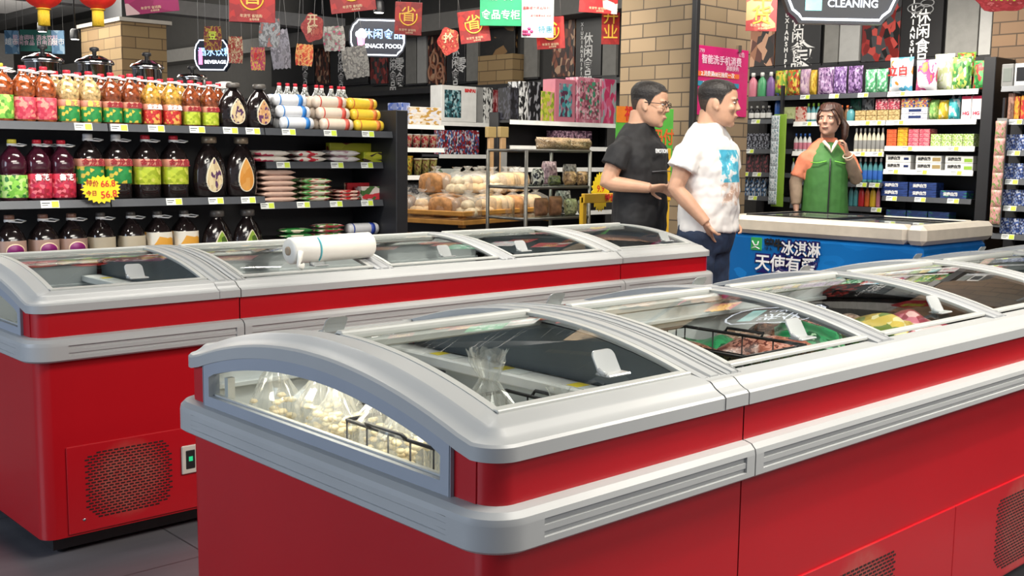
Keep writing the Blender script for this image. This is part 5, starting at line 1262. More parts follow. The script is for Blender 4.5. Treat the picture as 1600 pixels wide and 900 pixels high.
def person(label, loc, rz, H, jt, skin, hairm, hy, hp, build=1.0, hair='crew', female=False, glasses=False):
    """jt: arm joints; heights given for a 1.75 m figure and scaled"""
    s = H/1.75; r = empty('person', loc, label, 'person', None, rz)
    r.scale = (s, s, s)
    b = MB(); neck = V((-.005, 0, 1.47)); T = Matrix.Translation((.040, 0, 1.474 if not female else 1.507))@Matrix.Rotation(hy, 4, 'Z')@Matrix.Rotation(hp, 4, 'Y')@Matrix.Diagonal((1.06, 1.10 if not female else 1.03, 1.03 if not female else 1.0, 1))
    # head with face
    rings = []
    for i in range(29):
        t = i/28; t = .5-.5*math.cos(PI*t); rings.append([T@head_pt(t, 2*PI*k/28) for k in range(28)])
    b.loft(rings, skin)
    jf = head_at(.4)
    b.loft([[T@V((x+dx*math.cos(a), w_*math.sin(a), z*HH)) for a in [2*PI*k/10 for k in range(10)]] for z, x, dx, w_ in ((.60, .082, .012, .008), (.52, .090, .012, .008), (.44, .098, .014, .011), (.385, .101, .017, .016), (.36, .092, .016, .016))], skin)   # nose
    for sg in (-1, 1):
        ell(b, (.080, sg*.032, .60*HH), (.016, .024, .008), skin, T)                          # brow
        ell(b, (.074, sg*.040, .40*HH), (.018, .020, .020), skin, T)                          # cheek
        ell(b, (-.004, sg*.074, .47*HH), (.017, .008, .030), skin, T); ell(b, (.004, sg*.077, .37*HH), (.009, .006, .012), skin, T)   # ear
    ell(b, (.094, 0, .245*HH), (.009, .024, .0065), skin, T); ell(b, (.090, 0, .205*HH), (.010, .020, .0075), skin, T)                # lips
    ell(b, (.070, 0, .06*HH), (.020, .022, .018), skin, T)
    k_ = .84 if female else 1.12
    b.loft([ring((-.012, 0, 1.38), .09, .13), ring((-.016, 0, 1.44), .066*k_, .082*k_), ring((-.004, 0, 1.49), .057*k_, .062*k_), ring((.008, 0, 1.56), .056*k_, .060*k_)], skin)
    bw = build
    b.loft([ring((0, 0, z), x*bw, y*bw) for z, x, y in ((.80, .09, .15), (.95, .105, .165), (1.08, .10, .145), (1.25, .10, .15), (1.34, .09, .145), (1.41, .065, .10), (1.47, .05, .06))], skin)
    for sd in ('R', 'L'):
        sh, el, wr = [V(p) for p in jt[sd][:3]]; fw, pn, cu = jt[sd][3:6]
        limb(b, [sh+V((0, .04 if sd == 'R' else -.04, -.03)), sh.lerp(el, .5), el, el.lerp(wr, .35), wr], [.040, .045*k_*bw**.5, .038*k_, .038*k_, .026*k_], skin)
        hand(b, wr, fw, pn, skin, 1 if sd == 'R' else -1, cu, sc=.95 if not female else .88)
    for sg in (-1, 1):
        limb(b, [(0, sg*.09, .86), (0, sg*.095, .50), (-.01, sg*.10, .09)], [.082, .055, .040], skin)
        b.loft([ring((.03, sg*.10, .02), .10, .038), ring((.03, sg*.10, .05), .095, .036), ring((0, sg*.10, .10), .05, .035)], skin)
    body = finalize(b, 'body', r, .0052, 4, mat=skin)
    # eyes, brows
    EW = M('eye_white', (.7, .68, .65), .3); EB = M('eye_dark', (.015, .01, .008), .2); LIP = M('lip_tone', (.34, .12, .09), .5)
    for sg in (-1, 1):
        q = MB(); ell(q, (.0805, sg*.031, .525*HH), (.0105, .0125, .0055), EW, T, 8); ell(q, (.0875, sg*.031, .525*HH), (.0045, .0052, .0052), EB, T, 8); q.build('eye', body)
        q = MB(); q.tube([T@V((.094, sg*.014, .59*HH)), T@V((.095, sg*.03, .607*HH)), T@V((.084, sg*.050, .592*HH))], .0028, hairm, 6); q.build('eyebrow', body)
    q = MB(); q.tube([T@V((.094, -.022, .226*HH)), T@V((.1025, 0, .226*HH)), T@V((.094, .022, .226*HH))], [.002, .0036, .002], LIP, 6); q.build('mouth', body)
    # hair
    h = MB(); NT, NP = 40, 72; off = .009 if hair == 'crew' else .014
    def hl(phi):
        p = abs(phi)
        if hair == 'crew': return .83 if p < R(35) else .83-.13*(p-R(35))/R(27) if p < R(62) else .70-.25*(p-R(62))/R(16) if p < R(78) else .46 if p < R(88) else .60 if p < R(108) else .60-.42*(p-R(108))/R(40) if p < R(148) else .18
        return .80-.04*math.cos(phi*3) if p < R(45) else .80-.35*(p-R(45))/R(45) if p < R(90) else .45-.25*(p-R(90))/R(90)
    def ho(t, phi):
        if hair != 'crew': return off+.004*math.sin(phi*22)*math.sin(t*4)
        return .002+.006*max(0, min(1, (t-.62)/.2))
    vs = []
    for i in range(NT+1):
        t = .1+.9*i/NT
        for k in range(NP):
            phi = -PI+2*PI*k/NP; tt = max(t, min(hl(phi), 1)); vs.append(T@head_pt(min(tt, 1), phi, ho(tt, phi)))
    fs = [(i*NP+k, i*NP+(k+1) % NP, (i+1)*NP+(k+1) % NP, (i+1)*NP+k) for i in range(NT) for k in range(NP)]
    if hair == 'crew':
        lowf = [f for f in fs if f[0]//NP < NT*.50]; hif = [f for f in fs if f[0]//NP >= NT*.50]
        h.add(vs, hif, hairm, True); h.add(vs, lowf, M('hair_clipped_side', (.055, .035, .026), .7, var=.3, scale=90), True)
    else: h.add(vs, fs, hairm, True)
    if hair == 'pony':
        h.tube([T@V(p) for p in ((-.09, .0, .62*HH), (-.135, .03, .55*HH), (-.12, .075, .30*HH), (-.09, .088, .02*HH), (-.085, .085, -.20*HH))], [.022, .034, .034, .026, .008], hairm, 12)
        h.tube([T@V(p) for p in ((.07, .035, .80*HH), (.072, .066, .62*HH), (.045, .078, .42*HH), (.03, .076, .3*HH))], [.010, .010, .008, .003], hairm, 8)
        h.tube([T@V(p) for p in ((.07, -.035, .80*HH), (.072, -.066, .62*HH), (.045, -.076, .42*HH), (.03, -.074, .3*HH))], [.010, .010, .008, .003], hairm, 8)
    h.build('hair', r)
    if glasses:
        g = MB()
        for sg in (-1, 1):
            g.tube([T@V((.104, sg*.033+.021*math.cos(a), .52*HH+.014*math.sin(a))) for a in [2*PI*k/16 for k in range(16)]], .0020, DARK, 6, closed=True)
            g.tube([T@V((.104, sg*.054, .535*HH)), T@V((.09, sg*.070, .54*HH)), T@V((-.005, sg*.082, .53*HH))], .0022, DARK, 6)
        g.tube([T@V((.105, -.012, .525*HH)), T@V((.105, .012, .525*HH))], .0018, DARK, 6); g.build('glasses', r)
    return r, T, body
def tshirt(r, jt, m, bw, zhem, name='tshirt', slv=.62, disp=.024, collar=True, sr=.072):
    b = MB()
    b.loft([ring((cx, 0, z), x*bw, y*bw) for z, cx, x, y in ((zhem, .006, .128, .178), (zhem+.1, .008, .128, .176), (1.10, .012, .132, .172), (1.24, .008, .130, .183), (1.31, .0, .124, .190), (1.37, -.008, .112, .180), (1.405, -.012, .095, .150), (1.435, -.014, .086, .126), (1.465, -.010, .078, .094), (1.490, -.004, .069, .074))], m)
    for sd in ('R', 'L'):
        sh, el = V(jt[sd][0]), V(jt[sd][1]); e = sh.lerp(el, slv); top = sh+V((0, -.045 if sd == 'L' else .045, -.02))
        limb(b, [top, sh.lerp(el, .25), e], [sr*.80, sr*.92, sr*1.0], m)
    o = finalize(b, name, r, .0075, 5, disp, m, .10)
    return o
def trousers(r, m, bw, ztop, shoe=DARK):
    b = MB(); b.loft([ring((0, 0, z), x*bw, y*bw) for z, x, y in ((.78, .10, .17), (.87, .124, .186), (ztop, .114, .172))], m)
    for sg in (-1, 1): limb(b, [(0, sg*.088, .86), (.0, sg*.098, .50), (-.01, sg*.10, .07)], [.100, .078, .068], m)
    finalize(b, 'trousers', r, .009, 4, .012, m, .08)
    for sg in (-1, 1):
        q = MB(); q.loft([ring((.035, sg*.10, z), a_, b_) for z, a_, b_ in ((.001, .135, .046), (.03, .137, .048), (.06, .11, .044), (.10, .05, .04))], shoe); q.build('shoe', r)
SK = skin_mat('skin_tan', (.50, .27, .17)); SK2 = skin_mat('skin_light', (.56, .32, .21)); SKW = skin_mat('skin_woman', (.42, .235, .165))
HB = M('hair_black', (.012, .009, .008), .55, var=.5, scale=80, bump=.4); HBR = M('hair_brown', (.045, .016, .010), .5, var=.5, scale=60, bump=.4)
TBLK = M('black_cotton', (.010, .010, .012), .75, var=.15); TWHT = M('white_cotton', (.78, .76, .74), .8, var=.03, scale=6)
JEAN = M('dark_denim', (.020, .035, .075), .8, var=.5, scale=12); TRB = M('black_trouser_cloth', (.015, .015, .017), .8)
# man in black, hands clasped before him
JB = {'R': ((0, -.190, 1.375), (-.06, -.262, 1.15), (.155, -.150, 1.125), (.55, .82, .0), (.3, -.5, -.6), .55), 'L': ((0, .190, 1.375), (-.02, .262, 1.14), (.20, .07, 1.10), (.45, -.88, .0), (-.6, -.3, -.5), .5)}
pB, TB, bB = person('man in a black t-shirt and glasses clasping his hands', (4.86, 4.195, 0), R(-78), 1.77, JB, SK2, HB, R(13), R(7), 1.06, glasses=True)
o = tshirt(pB, JB, TBLK, 1.10, .86, sr=.080, slv=.60)
letters('EMOTION', .032, LW, o, (.158, -.03, 1.33), (PI/2-.1, 0, PI/2), bold=.001)
q = MB(); q.tube([(.146, -.11, 1.215), (.162, -.0, 1.22), (.148, .11, 1.215)], .003, M('chest_seam_grey', (.12, .12, .13), .5), 6); q.build('chest_zip_line', o)
trousers(pB, TRB, 1.05, .97)
# man in white, thumb of the near hand in his pocket
JW = {'R': ((0, -.200, 1.375), (-.055, -.268, 1.135), (.10, -.200, .955), (-.12, .60, -.78), (.2, .9, -.1), .2), 'L': ((0, .200, 1.375), (-.03, .275, 1.14), (.08, .175, .955), (-.1, -.40, -.9), (.2, -.9, -.1), .2)}
pW, TW_, bW = person('man in a white t-shirt with a light blue photo print', (4.92, 3.74, 0), R(-80), 1.765, JW, SK2, HB, R(20), R(3), 1.14)
o = tshirt(pW, JW, TWHT, 1.16, .90, sr=.088, slv=.58, disp=.032)
def shirt_mat():
    m = TWHT.copy(); m.name = 'white_cotton_with_print'; nt = m.node_tree; b = nt.nodes['Principled BSDF']
    tc = nt.nodes.new('ShaderNodeTexCoord'); sp = nt.nodes.new('ShaderNodeSeparateXYZ'); nt.links.new(tc.outputs['Object'], sp.inputs[0])
    def rng(o_, a, b_):
        m1 = nt.nodes.new('ShaderNodeMath'); m1.operation = 'GREATER_THAN'; m1.inputs[1].default_value = a; nt.links.new(o_, m1.inputs[0])
        m2 = nt.nodes.new('ShaderNodeMath'); m2.operation = 'LESS_THAN'; m2.inputs[1].default_value = b_; nt.links.new(o_, m2.inputs[0])
        m3 = nt.nodes.new('ShaderNodeMath'); m3.operation = 'MULTIPLY'; nt.links.new(m1.outputs[0], m3.inputs[0]); nt.links.new(m2.outputs[0], m3.inputs[1]); return m3.outputs[0]
    def mul(a, b_): n = nt.nodes.new('ShaderNodeMath'); n.operation = 'MULTIPLY'; nt.links.new(a, n.inputs[0]); nt.links.new(b_, n.inputs[1]); return n.outputs[0]
    fx = rng(sp.outputs[0], .02, 9); yy_ = rng(sp.outputs[1], -.12, .075)
    A = mul(mul(fx, yy_), rng(sp.outputs[2], 1.17, 1.345)); B2 = mul(mul(fx, yy_), rng(sp.outputs[2], 1.045, 1.17))
    nz = nt.nodes.new('ShaderNodeTexNoise'); nz.inputs['Scale'].default_value = 22; nz.inputs['Detail'].default_value = 2; nt.links.new(tc.outputs['Object'], nz.inputs['Vector'])
    r1 = ramp(nt, [(0, (.06, .38, .55)), (.52, (.14, .52, .66)), (.60, (.72, .76, .78))]); r2 = ramp(nt, [(0, (.55, .38, .30)), (.44, (.74, .62, .55)), (.54, (.78, .76, .74))])
    nt.links.new(nz.outputs['Fac'], r1.inputs[0]); nt.links.new(nz.outputs['Fac'], r2.inputs[0])
    src = b.inputs['Base Color'].links[0].from_socket
    for F_, cr in ((A, r1), (B2, r2)):
        mx = nt.nodes.new('ShaderNodeMix'); mx.data_type = 'RGBA'; nt.links.new(F_, mx.inputs['Factor']); nt.links.new(src, mx.inputs['A']); nt.links.new(cr.outputs[0], mx.inputs['B']); src = mx.outputs['Result']
    nt.links.new(src, b.inputs['Base Color']); return m
o.data.materials[0] = shirt_mat()
trousers(pW, JEAN, 1.14, .965)
# saleswoman
JS = {'R': ((0, -.145, 1.385), (-.01, -.225, 1.15), (.05, -.225, .93), (.3, .05, -1), (.1, 1, 0), .3), 'L': ((0, .145, 1.385), (.05, .225, 1.17), (.155, .115, 1.375), (.05, -.25, 1.0), (-.2, -1, -.2), .75)}
sx_ = ond(1289, 300, 8.35)
pS, TS_, bS = person('saleswoman in green vest and orange sleeves raising one hand', (sx_.x, sx_.y, 0), R(-136), 1.73, JS, SKW, HBR, R(-32), R(-2), .9, hair='pony', female=True)
tshirt(pS, JS, M('orange_shirt', (.60, .19, .10), .75, var=.08), .93, .80, 'orange_shirt', slv=.85, sr=.060)
VG = M('green_vest_cloth', (.042, .155, .03), .7, var=.12)
b = MB(); b.loft([ring((cx, 0, z), x, y) for z, cx, x, y in ((.74, .0, .140, .19), (.95, .006, .136, .18), (1.10, .01, .134, .168), (1.24, .008, .136, .170), (1.31, .004, .134, .160), (1.38, -.006, .120, .135), (1.42, -.012, .100, .105), (1.455, -.012, .084, .084))], VG)
vest = finalize(b, 'vest', pS, .008, 4, .010, VG, .12)
q = MB(); q.tube([(.145+.0, -.004, z) for z in (.76, .9)]+[(.150, -.004, 1.05), (.153, -.004, 1.2), (.146, -.004, 1.33)], .006, DARK, 6); q.build('zip', vest)
LG_ = M('lime_piping', (.16, .50, .05), .6)
for sg in (-1, 1):
    q = MB(); q.tube([(.147, sg*.03, 1.31), (.140, sg*.10, 1.295), (.118, sg*.145, 1.30)], .004, LG_, 6); q.build('piping', vest)
q = MB(); q.tube([(.10, -.05, 1.46), (.135, -.02, 1.42), (.145, 0, 1.375), (.135, .02, 1.42), (.10, .05, 1.46)], [.014, .013, .006, .013, .014], M('cream_scarf', (.62, .52, .42), .7), 8); q.build('collar', pS)
SLV = M('beige_sleeve_cover', (.27, .19, .13), .75, var=.1)
for sd in ('R', 'L'):
    el, wr = V(JS[sd][1]), V(JS[sd][2]); q = MB(); limb(q, [V(JS[sd][0]).lerp(el, .80), el, el.lerp(wr, .5), el.lerp(wr, .82)], [.050, .051, .046, .034], SLV); finalize(q, 'sleeve_cover', pS, .007, 3, .008, SLV, .05)
el, wr = V(JS['L'][1]), V(JS['L'][2]); c_ = el.lerp(wr, .9); dd_ = (wr-el).normalized(); u_ = dd_.orthogonal().normalized(); w2 = dd_.cross(u_)
q = MB(); q.tube([c_+(u_*math.cos(a)+w2*math.sin(a))*.036 for a in [2*PI*k/20 for k in range(20)]], .005, M('cream_bangle', (.6, .5, .38), .4), 6, closed=True); q.build('bangle', pS)
trousers(pS, TRB, .95, .93)

# ---------------------------------------------------------------- hanging from the ceiling
RZ = R(-42.6); CORD = M('white_thread', (.35, .35, .35), .7); CZ = 3.9
BRED = M('banner_red', (.50, .012, .010), .45, var=.08); BORG = M('banner_gold', (.85, .50, .05), .45); BPALE = M('banner_pale_gold', (.80, .62, .38), .5)
def hang(name, label, cat, px0, px1, py0, py1, D, tilt=0, rz=0, group=None):
    """root at the centre of a hanging card; returns root, width, height"""
    a = ond(px0, (py0+py1)/2, D); b = ond(px1, (py0+py1)/2, D); w_ = (b-a).length; h_ = abs(py1-py0)*D/CF; c = (a+b)/2
    r = empty(name, c, label, cat, group, RZ+R(rz)); r.rotation_euler = (0, R(tilt), RZ+R(rz))
    q = MB()
    for s in (-.4, .4): q.tube([(s*w_, 0, h_*.45), (s*w_, 0, CZ-c.z)], .0016, CORD, 5)
    q.build('hanging_thread', r)
    return r, w_, h_
def banner(label, px0, px1, py0, py1, D, ch='省', tilt=0, rz=0, m=None, cm=None, circ=True, sub=True, group=None):
    r, w_, h_ = hang('hanging_banner', label, 'banner', px0, px1, py0, py1, D, tilt, rz, group)
    MB().box((-w_/2, -.002, -h_/2), (w_/2, .002, h_/2), m or PR('banner_red_print', ['8C1414', 'A01818', 'B02018', '98201C', 'A82820'], 5, seed=2), .001).build('card', r)
    if circ:
        q = MB(); q.tube([(h_*.27*math.cos(a), -.005, h_*.06+h_*.27*math.sin(a)) for a in [R(-200)+R(220)*k/18 for k in range(19)]], h_*.022, BORG, 6); q.build('gold_ring', r)
    if ch: letters(ch, h_*.50, cm or BORG, r, (0, -.006, h_*.10), bold=h_*.003)
    if sub: letters('年货节 省钱购', h_*.085, BPALE, r, (-w_*.02, -.004, -h_*.36)); letters('全场特惠', h_*.06, BPALE, r, (w_*.05, -.004, -h_*.44))
    return r
banner('red banner with golden character 省 beside the snack food sign', 617, 659, 4, 54, 8.0, tilt=2)
banner('tilted red banner with golden character 省 left of the green sign', 717, 764, 17, 66, 8.5, tilt=-8)
banner('red banner with golden ring half behind the white notice card', 838, 882, 27, 76, 8.8, tilt=-4)
banner('bright red banner above the hanging snack cut-outs', 358, 430, -32, 34, 7.0, tilt=1)
banner('large red banner with small white lettering at the ceiling', 514, 585, -40, 18, 7.2, tilt=-7, ch='惠')
banner('red banner with two gold characters beside the brick pillar', 940, 968, 20, 69, 9.0, ch='开\n业', circ=False, sub=False)
banner('red and white sale card hanging against the beam', 906, 966, -30, 20, 8.8, ch='购', circ=False, m=PR('redwhite_print', ['A81C20', 'B82828', 'D0C8C0', 'A02020'], 3, seed=4), tilt=3)
banner('magenta and white cosmetic banner between lanterns and signs', 193, 277, -40, 20, 7.4, ch='美', circ=False, m=PR('magenta_print', ['8C1850', 'A02860', 'C8A8A8', 'A0205A'], 2.4, seed=6), tilt=-6, cm=TW)
banner('pale red and gold festive banner above the flower poster', 1166, 1214, -14, 48, 7.8, ch='年\n货', circ=False, m=PR('palered_print', ['A84040', 'B85048', 'C89868', 'A03838'], 3, seed=3))
def cutout(label, px0, px1, py0, py1, D, m, tilt=0, rz=0, ch=None, cm=None, shape='bag', name='hanging_cutout'):
    r, w_, h_ = hang(name, label, 'hanging card', px0, px1, py0, py1, D, tilt, rz)
    q = random.Random(int(px0)); poly = []
    if shape == 'bag':
        for k in range(9): poly.append((-w_*.42+w_*.84*k/8, h_*.5-h_*.03*(k % 2)))
        for k in range(1, 8): poly.append((w_*(.42+.06*math.sin(PI*k/8)), h_*.5-h_*k/8))
        for k in range(9): poly.append((w_*.42-w_*.84*k/8, -h_*.5+h_*.03*(k % 2)))
        for k in range(1, 8): poly.append((-w_*(.42+.06*math.sin(PI*k/8)), -h_*.5+h_*k/8))
    else:
        for k in range(26):
            a = 2*PI*k/26; f = 1+.10*math.sin(a*5+px0); poly.append((w_*.46*f*math.cos(a), h_*.46*f*math.sin(a)))
    MB().prism(poly, -.004, .004, m, 'y').build('card', r)
    if ch: letters(ch, h_*.36, cm or BPALE, r, (0, -.007, h_*.08), bold=h_*.008)
    return r
cutout('dark red snack bag card in front of the beverage sign', 318, 347, 41, 79, 8.6, PR('cut_darkred', ['5A1418', '701C1C', 'A08020', '641818'], 5, seed=3, kind='n'), ch='豆', cm=TAGY)
cutout('red brown biscuit bag card right of the beverage sign', 356, 380, 57, 99, 8.8, PR('cut_brownred', ['9A3028', 'A89070', '8A2820', 'B8A888'], 5, seed=5, kind='n'))
cutout('pink and yellow snack bag card over the oil bottles', 391, 415, 74, 110, 8.6, PR('cut_pinkyellow', ['C83868', 'C8A040', 'B03058', 'C06848'], 5, seed=1, kind='n'), ch='辣', cm=MARKR)
cutout('silver white snack bag card in a crinkled shape', 404, 438, 28, 74, 8.2, PR('cut_silver', ['8A8C8E', 'A0A2A4', '6A6C6E', 'A86058'], 5, seed=2, kind='n'), tilt=4)
cutout('grey translucent bag card hanging behind the silver one', 422, 454, 46, 108, 9.0, PR('cut_grey', ['6A6870', '7C7A84', '5A5860', '908C96'], 5, seed=7, kind='n'), tilt=-5)
cutout('red card with two large pale characters 开罐', 470, 507, 20, 67, 8.0, PR('cut_red', ['A02420', 'B0302A', '98201C', 'B84838'], 5, seed=9, kind='n'), ch='开\n罐', shape='blob')
cutout('red and gold snack bag card under the 开罐 card', 461, 490, 69, 103, 8.8, PR('cut_redgold', ['B02820', 'C05830', 'C89858', '902018'], 5, seed=4, kind='n'), tilt=4)
cutout('pale grey package card with pink lower edge', 504, 540, 41, 80, 8.3, PR('cut_palegrey', ['9A9894', 'A8A6A0', '7A7872', 'A84060'], 5, seed=8, kind='n'), tilt=-3)
cutout('dull grey food bag card below the snack food sign', 534, 577, 72, 122, 9.2, PR('cut_dull', ['5C5A58', '6C6A66', '4A4846', '7A7670'], 5, seed=8, kind='n'), tilt=-9)
cutout('red starburst card with pale character 抢', 683, 719, 42, 87, 8.6, PR('cut_burst', ['B83028', 'C84838', 'A82820', 'D08858'], 5, seed=5, kind='n'), ch='抢', shape='blob')
cutout('red scroll shaped card with yellow lettering over the right shelves', 1520, 1610, -22, 20, 7.0, PR('cut_scroll', ['A82028', 'B83038', 'A01C24', 'C86060'], 5, seed=5, kind='n'), ch='欢乐购', cm=TAGY, shape='blob')
# green counter sign and white notice
r, w_, h_ = hang('counter_sign', 'green hanging sign with white lettering 食品专柜', 'sign', 750, 815, -22, 40, 8.4)
MB().box((-w_/2, -.01, -h_/2), (w_/2, .01, h_/2), M('sign_green', (.005, .30, .12), .4), .002).build('panel', r)
letters('食品专柜', w_*.235, LW, r, (0, -.013, -h_*.24), bold=.0008); letters('清  真', w_*.22, LW, r, (0, -.013, h_*.22), bold=.0008)
r, w_, h_ = hang('notice_card', 'white notice card with small red lettering and flower corner', 'sign', 815, 865, -1, 58, 8.6)
MB().box((-w_/2, -.003, -h_/2), (w_/2, .003, h_/2), M('notice_white', (.62, .66, .66), .4)).build('card', r)
letters('温馨提示商品陈列', h_*.09, MARKR, r, (-w_*.05, -.006, h_*.26)); letters('请勿随意拆封试吃', h_*.07, MARKR, r, (w_*.1, -.006, h_*.06)); letters('特惠', h_*.2, M('ink_teal', (.03, .25, .35), .5), r, (w_*.25, -.006, -h_*.3))
q = MB()
for k in range(7): q.lathe([(.001, -.006), (.014, -.0055), (.014, -.004)], M('flower_magenta', (.55, .05, .18), .5), (-w_*.42+.02*(k % 4), 0, -h_*.42+.022*(k//3)), 8, axis='y')
q.build('flower_print', r)
# lit aisle signs
NEON = M('sign_white_light', (.85, .90, 1.0), .4, emit=2.2, var=.01); NEONB = M('sign_blue_light', (.30, .55, 1.0), .4, emit=2.0, var=.01); SIGNB = M('sign_navy_panel', (.010, .014, .028), .3)
def aisle_sign(label, px0, px1, py0, py1, D, cn, en, icon, rz=0, cs=.24):
    r, w_, h_ = hang('aisle_sign', label, 'sign', px0, px1, py0, py1, D, 0, rz)
    def outline(f):
        P = []; W2, H2 = w_/2*f, h_/2*f if f == 1 else h_/2-(w_/2)*(1-f)
        n = .42*H2
        base = [(W2*.72, H2), (W2*.78, H2*.86), (W2*.90, H2*.70), (W2, H2*.30), (W2, -H2*.30), (W2*.90, -H2*.70), (W2*.78, -H2*.86), (W2*.72, -H2)]
        return base+[(-x, z) for x, z in base[::-1]]
    MB().prism(outline(1), -.03, .03, SIGNB, 'y').build('panel', r)
    o = [(x, -.034, z) for x, z in outline(.93)]; q = MB(); q.tube(o, h_*.018, NEON, 6, closed=True); q.build('light_tube', r)
    letters(cn, h_*cs, NEONB if icon != 'bottle' else NEON, r, (w_*.10, -.034, h_*.08), bold=h_*.002); letters(en, h_*.15, NEON, r, (w_*.10, -.034, -h_*.22), bold=h_*.002)
    q = MB(); PK = M('sign_pink_light', (.95, .25, .55), .4, emit=1.4, var=.01); AQ = M('sign_aqua_light', (.35, .85, .75), .4, emit=1.2, var=.3, scale=9)
    if icon == 'ice':
        q.prism([(-w_*.34, -h_*.28), (-w_*.24, -h_*.28), (-w_*.22, 0), (-w_*.36, 0)], -.038, -.03, PK, 'y')
        for k, (x, z) in enumerate(((-.33, .08), (-.28, .14), (-.24, .07))): q.lathe([(.001, -.04), (h_*.09, -.038), (h_*.09, -.03)], NEON, (x*w_, 0, z*h_), 12, axis='y')
    elif icon == 'drink': q.prism([(-w_*.36, -h_*.3), (-w_*.26, -h_*.3), (-w_*.26, h_*.1), (-w_*.29, h_*.22), (-w_*.33, h_*.22), (-w_*.36, h_*.1)], -.038, -.03, PK, 'y')
    else: q.prism([(-w_*.31, -h_*.32), (-w_*.17, -h_*.32), (-w_*.17, h_*.3), (-w_*.31, h_*.3)], -.038, -.03, AQ, 'y')
    q.build('sign_icon', r)
    return r
aisle_sign('lit aisle sign with ice cream cup, lettered SNACK FOOD', 546, 634, 30, 89, 9.6, '休闲食品', 'SNACK FOOD', 'ice', rz=6, cs=.27)
aisle_sign('lit aisle sign with pink bottle, lettered BEVERAGE', 304, 361, 62, 111, 9.8, '酒水饮料', 'BEVERAGE', 'drink', rz=-4, cs=.28)
aisle_sign('large lit aisle sign with aqua icon, lettered CLEANING', 1222, 1404, -72, 37, 6.6, '洗化', 'CLEANING', 'bottle', rz=2, cs=.40)
# red lanterns
LANT = M('lantern_silk', (.62, .02, .012), .5, emit=.25, var=.15, scale=20)
for k, (px, py, wpx, lb) in enumerate(((67, -10, 57, 'red round lantern with yellow tassel, left one of the pair'), (152, -9, 57, 'red round lantern with yellow tassel nearer the pillar'))):
    c = ond(px, py, 6.6); rr3 = wpx/2*6.6/CF; r = empty('lantern', c, lb, 'lantern'); q = MB()
    NL = 48; rings = []
    for i in range(17):
        a = -PI/2+PI*i/16; rings.append([(rr3*max(.25, math.cos(a))*(1+.03*abs(math.cos(j/NL*2*PI*8)))*math.cos(2*PI*j/NL), rr3*max(.25, math.cos(a))*(1+.03*abs(math.cos(j/NL*2*PI*8)))*math.sin(2*PI*j/NL), rr3*.80*math.sin(a)) for j in range(NL)])
    q.loft(rings, LANT); q.build('lantern_body', r)
    q = MB(); 
    for z in (-.86, .8): q.lathe([(rr3*.38, rr3*z), (rr3*.40, rr3*(z+.04)), (rr3*.36, rr3*(z+.08))], M('lantern_gold', (.75, .45, .04), .4), n=24)
    q.build('gold_rim', r)
    q = MB(); n = 28
    for j in range(n):
        a = 2*PI*j/n; q.tube([(rr3*.27*math.cos(a), rr3*.27*math.sin(a), -rr3*.86), (rr3*.28*math.cos(a), rr3*.28*math.sin(a), -rr3*1.72)], rr3*.04, M('tassel_yellow', (.80, .52, .03), .6), 5)
    q.build('tassel', r); q = MB(); q.tube([(0, 0, rr3*.8), (0, 0, CZ-c.z)], .002, CORD, 5); q.build('hanging_thread', r)
# distant green board with frost blue ends, dark picture board by the far pillar
r, w_, h_ = hang('aisle_board', 'dark green board with rows of white lettering between blue panels', 'sign', 32, 80, 47, 80, 12.5)
MB().box((-w_/2, -.01, -h_/2), (w_/2, .01, h_/2), M('board_green', (.01, .10, .08), .5)).build('panel', r); letters('粮油调味 酒水饮料\n休闲食品 日用百货', h_*.26, PKT, r, (0, -.013, h_*.0))
for s, lb in ((-1, 'pale blue lettered panel left of the dark green board'), (1, 'pale blue lettered panel adjoining the dark green board')):
    a, b = ((8, 30) if s < 0 else (81, 101)); r, w_, h_ = hang('aisle_board', lb, 'sign', a, b, 48, 84, 12.5); MB().box((-w_/2, -.01, -h_/2), (w_/2, .01, h_/2), PR('board_blue%d' % s, ['4A7090', '6088A8', '8CA8BC', '3A6080'], 3, seed=s+3)).build('panel', r)
    letters('超市', h_*.3, TW, r, (0, -.013, 0))
r, w_, h_ = hang('picture_board', 'dim green food picture board beside the far brick pillar', 'sign', 160, 197, 37, 92, 12.2); MB().box((-w_/2, -.02, -h_/2), (w_/2, .02, h_/2), PR('board_dim', ['2A3A28', '3A4A34', '6A2820', '242C22', '4A5040'], 3, seed=3)).build('panel', r)
# ceiling: white soffit, ducts, track with spotlights
SOF = M('white_soffit', (.45, .44, .44), .8)
pts = [ond(-60, 55, 14), ond(60, 12, 14)]
p = MB(); a1 = onz(-200, 24, 3.55); a2 = onz(40, 22, 3.55); a3 = onz(160, -10, 3.55)
p.prism([(a1.x-3, a1.y+1), (a2.x, a2.y), (a3.x, a3.y), (a3.x-1.5, a3.y-4), (a1.x-3, a3.y-4)], 3.55, 3.70, SOF, 'z'); structure(p.build('trim_10'))
c = ond(60, 47, 16); structure(MB().box((-3.9, 13.0, c.z-.05), (c.x+3.2, 13.25, c.z+.12), SOF).build('trim_11'))
DUCT = M('dark_duct', (.035, .035, .036), .7)
for k, (x, y0, y1_, z, s) in enumerate(((2.2, 1, 24, 3.55, .18), (5.0, 3, 24, 3.45, .14), (6.6, -1, 24, 3.6, .25))): structure(MB().box((x-s, y0, z-s*.6), (x+s, y1_, z+s*.6), DUCT, .01).build('trim_%d' % (12+k)))
trk = M('track_grey', (.08, .08, .08), .5)
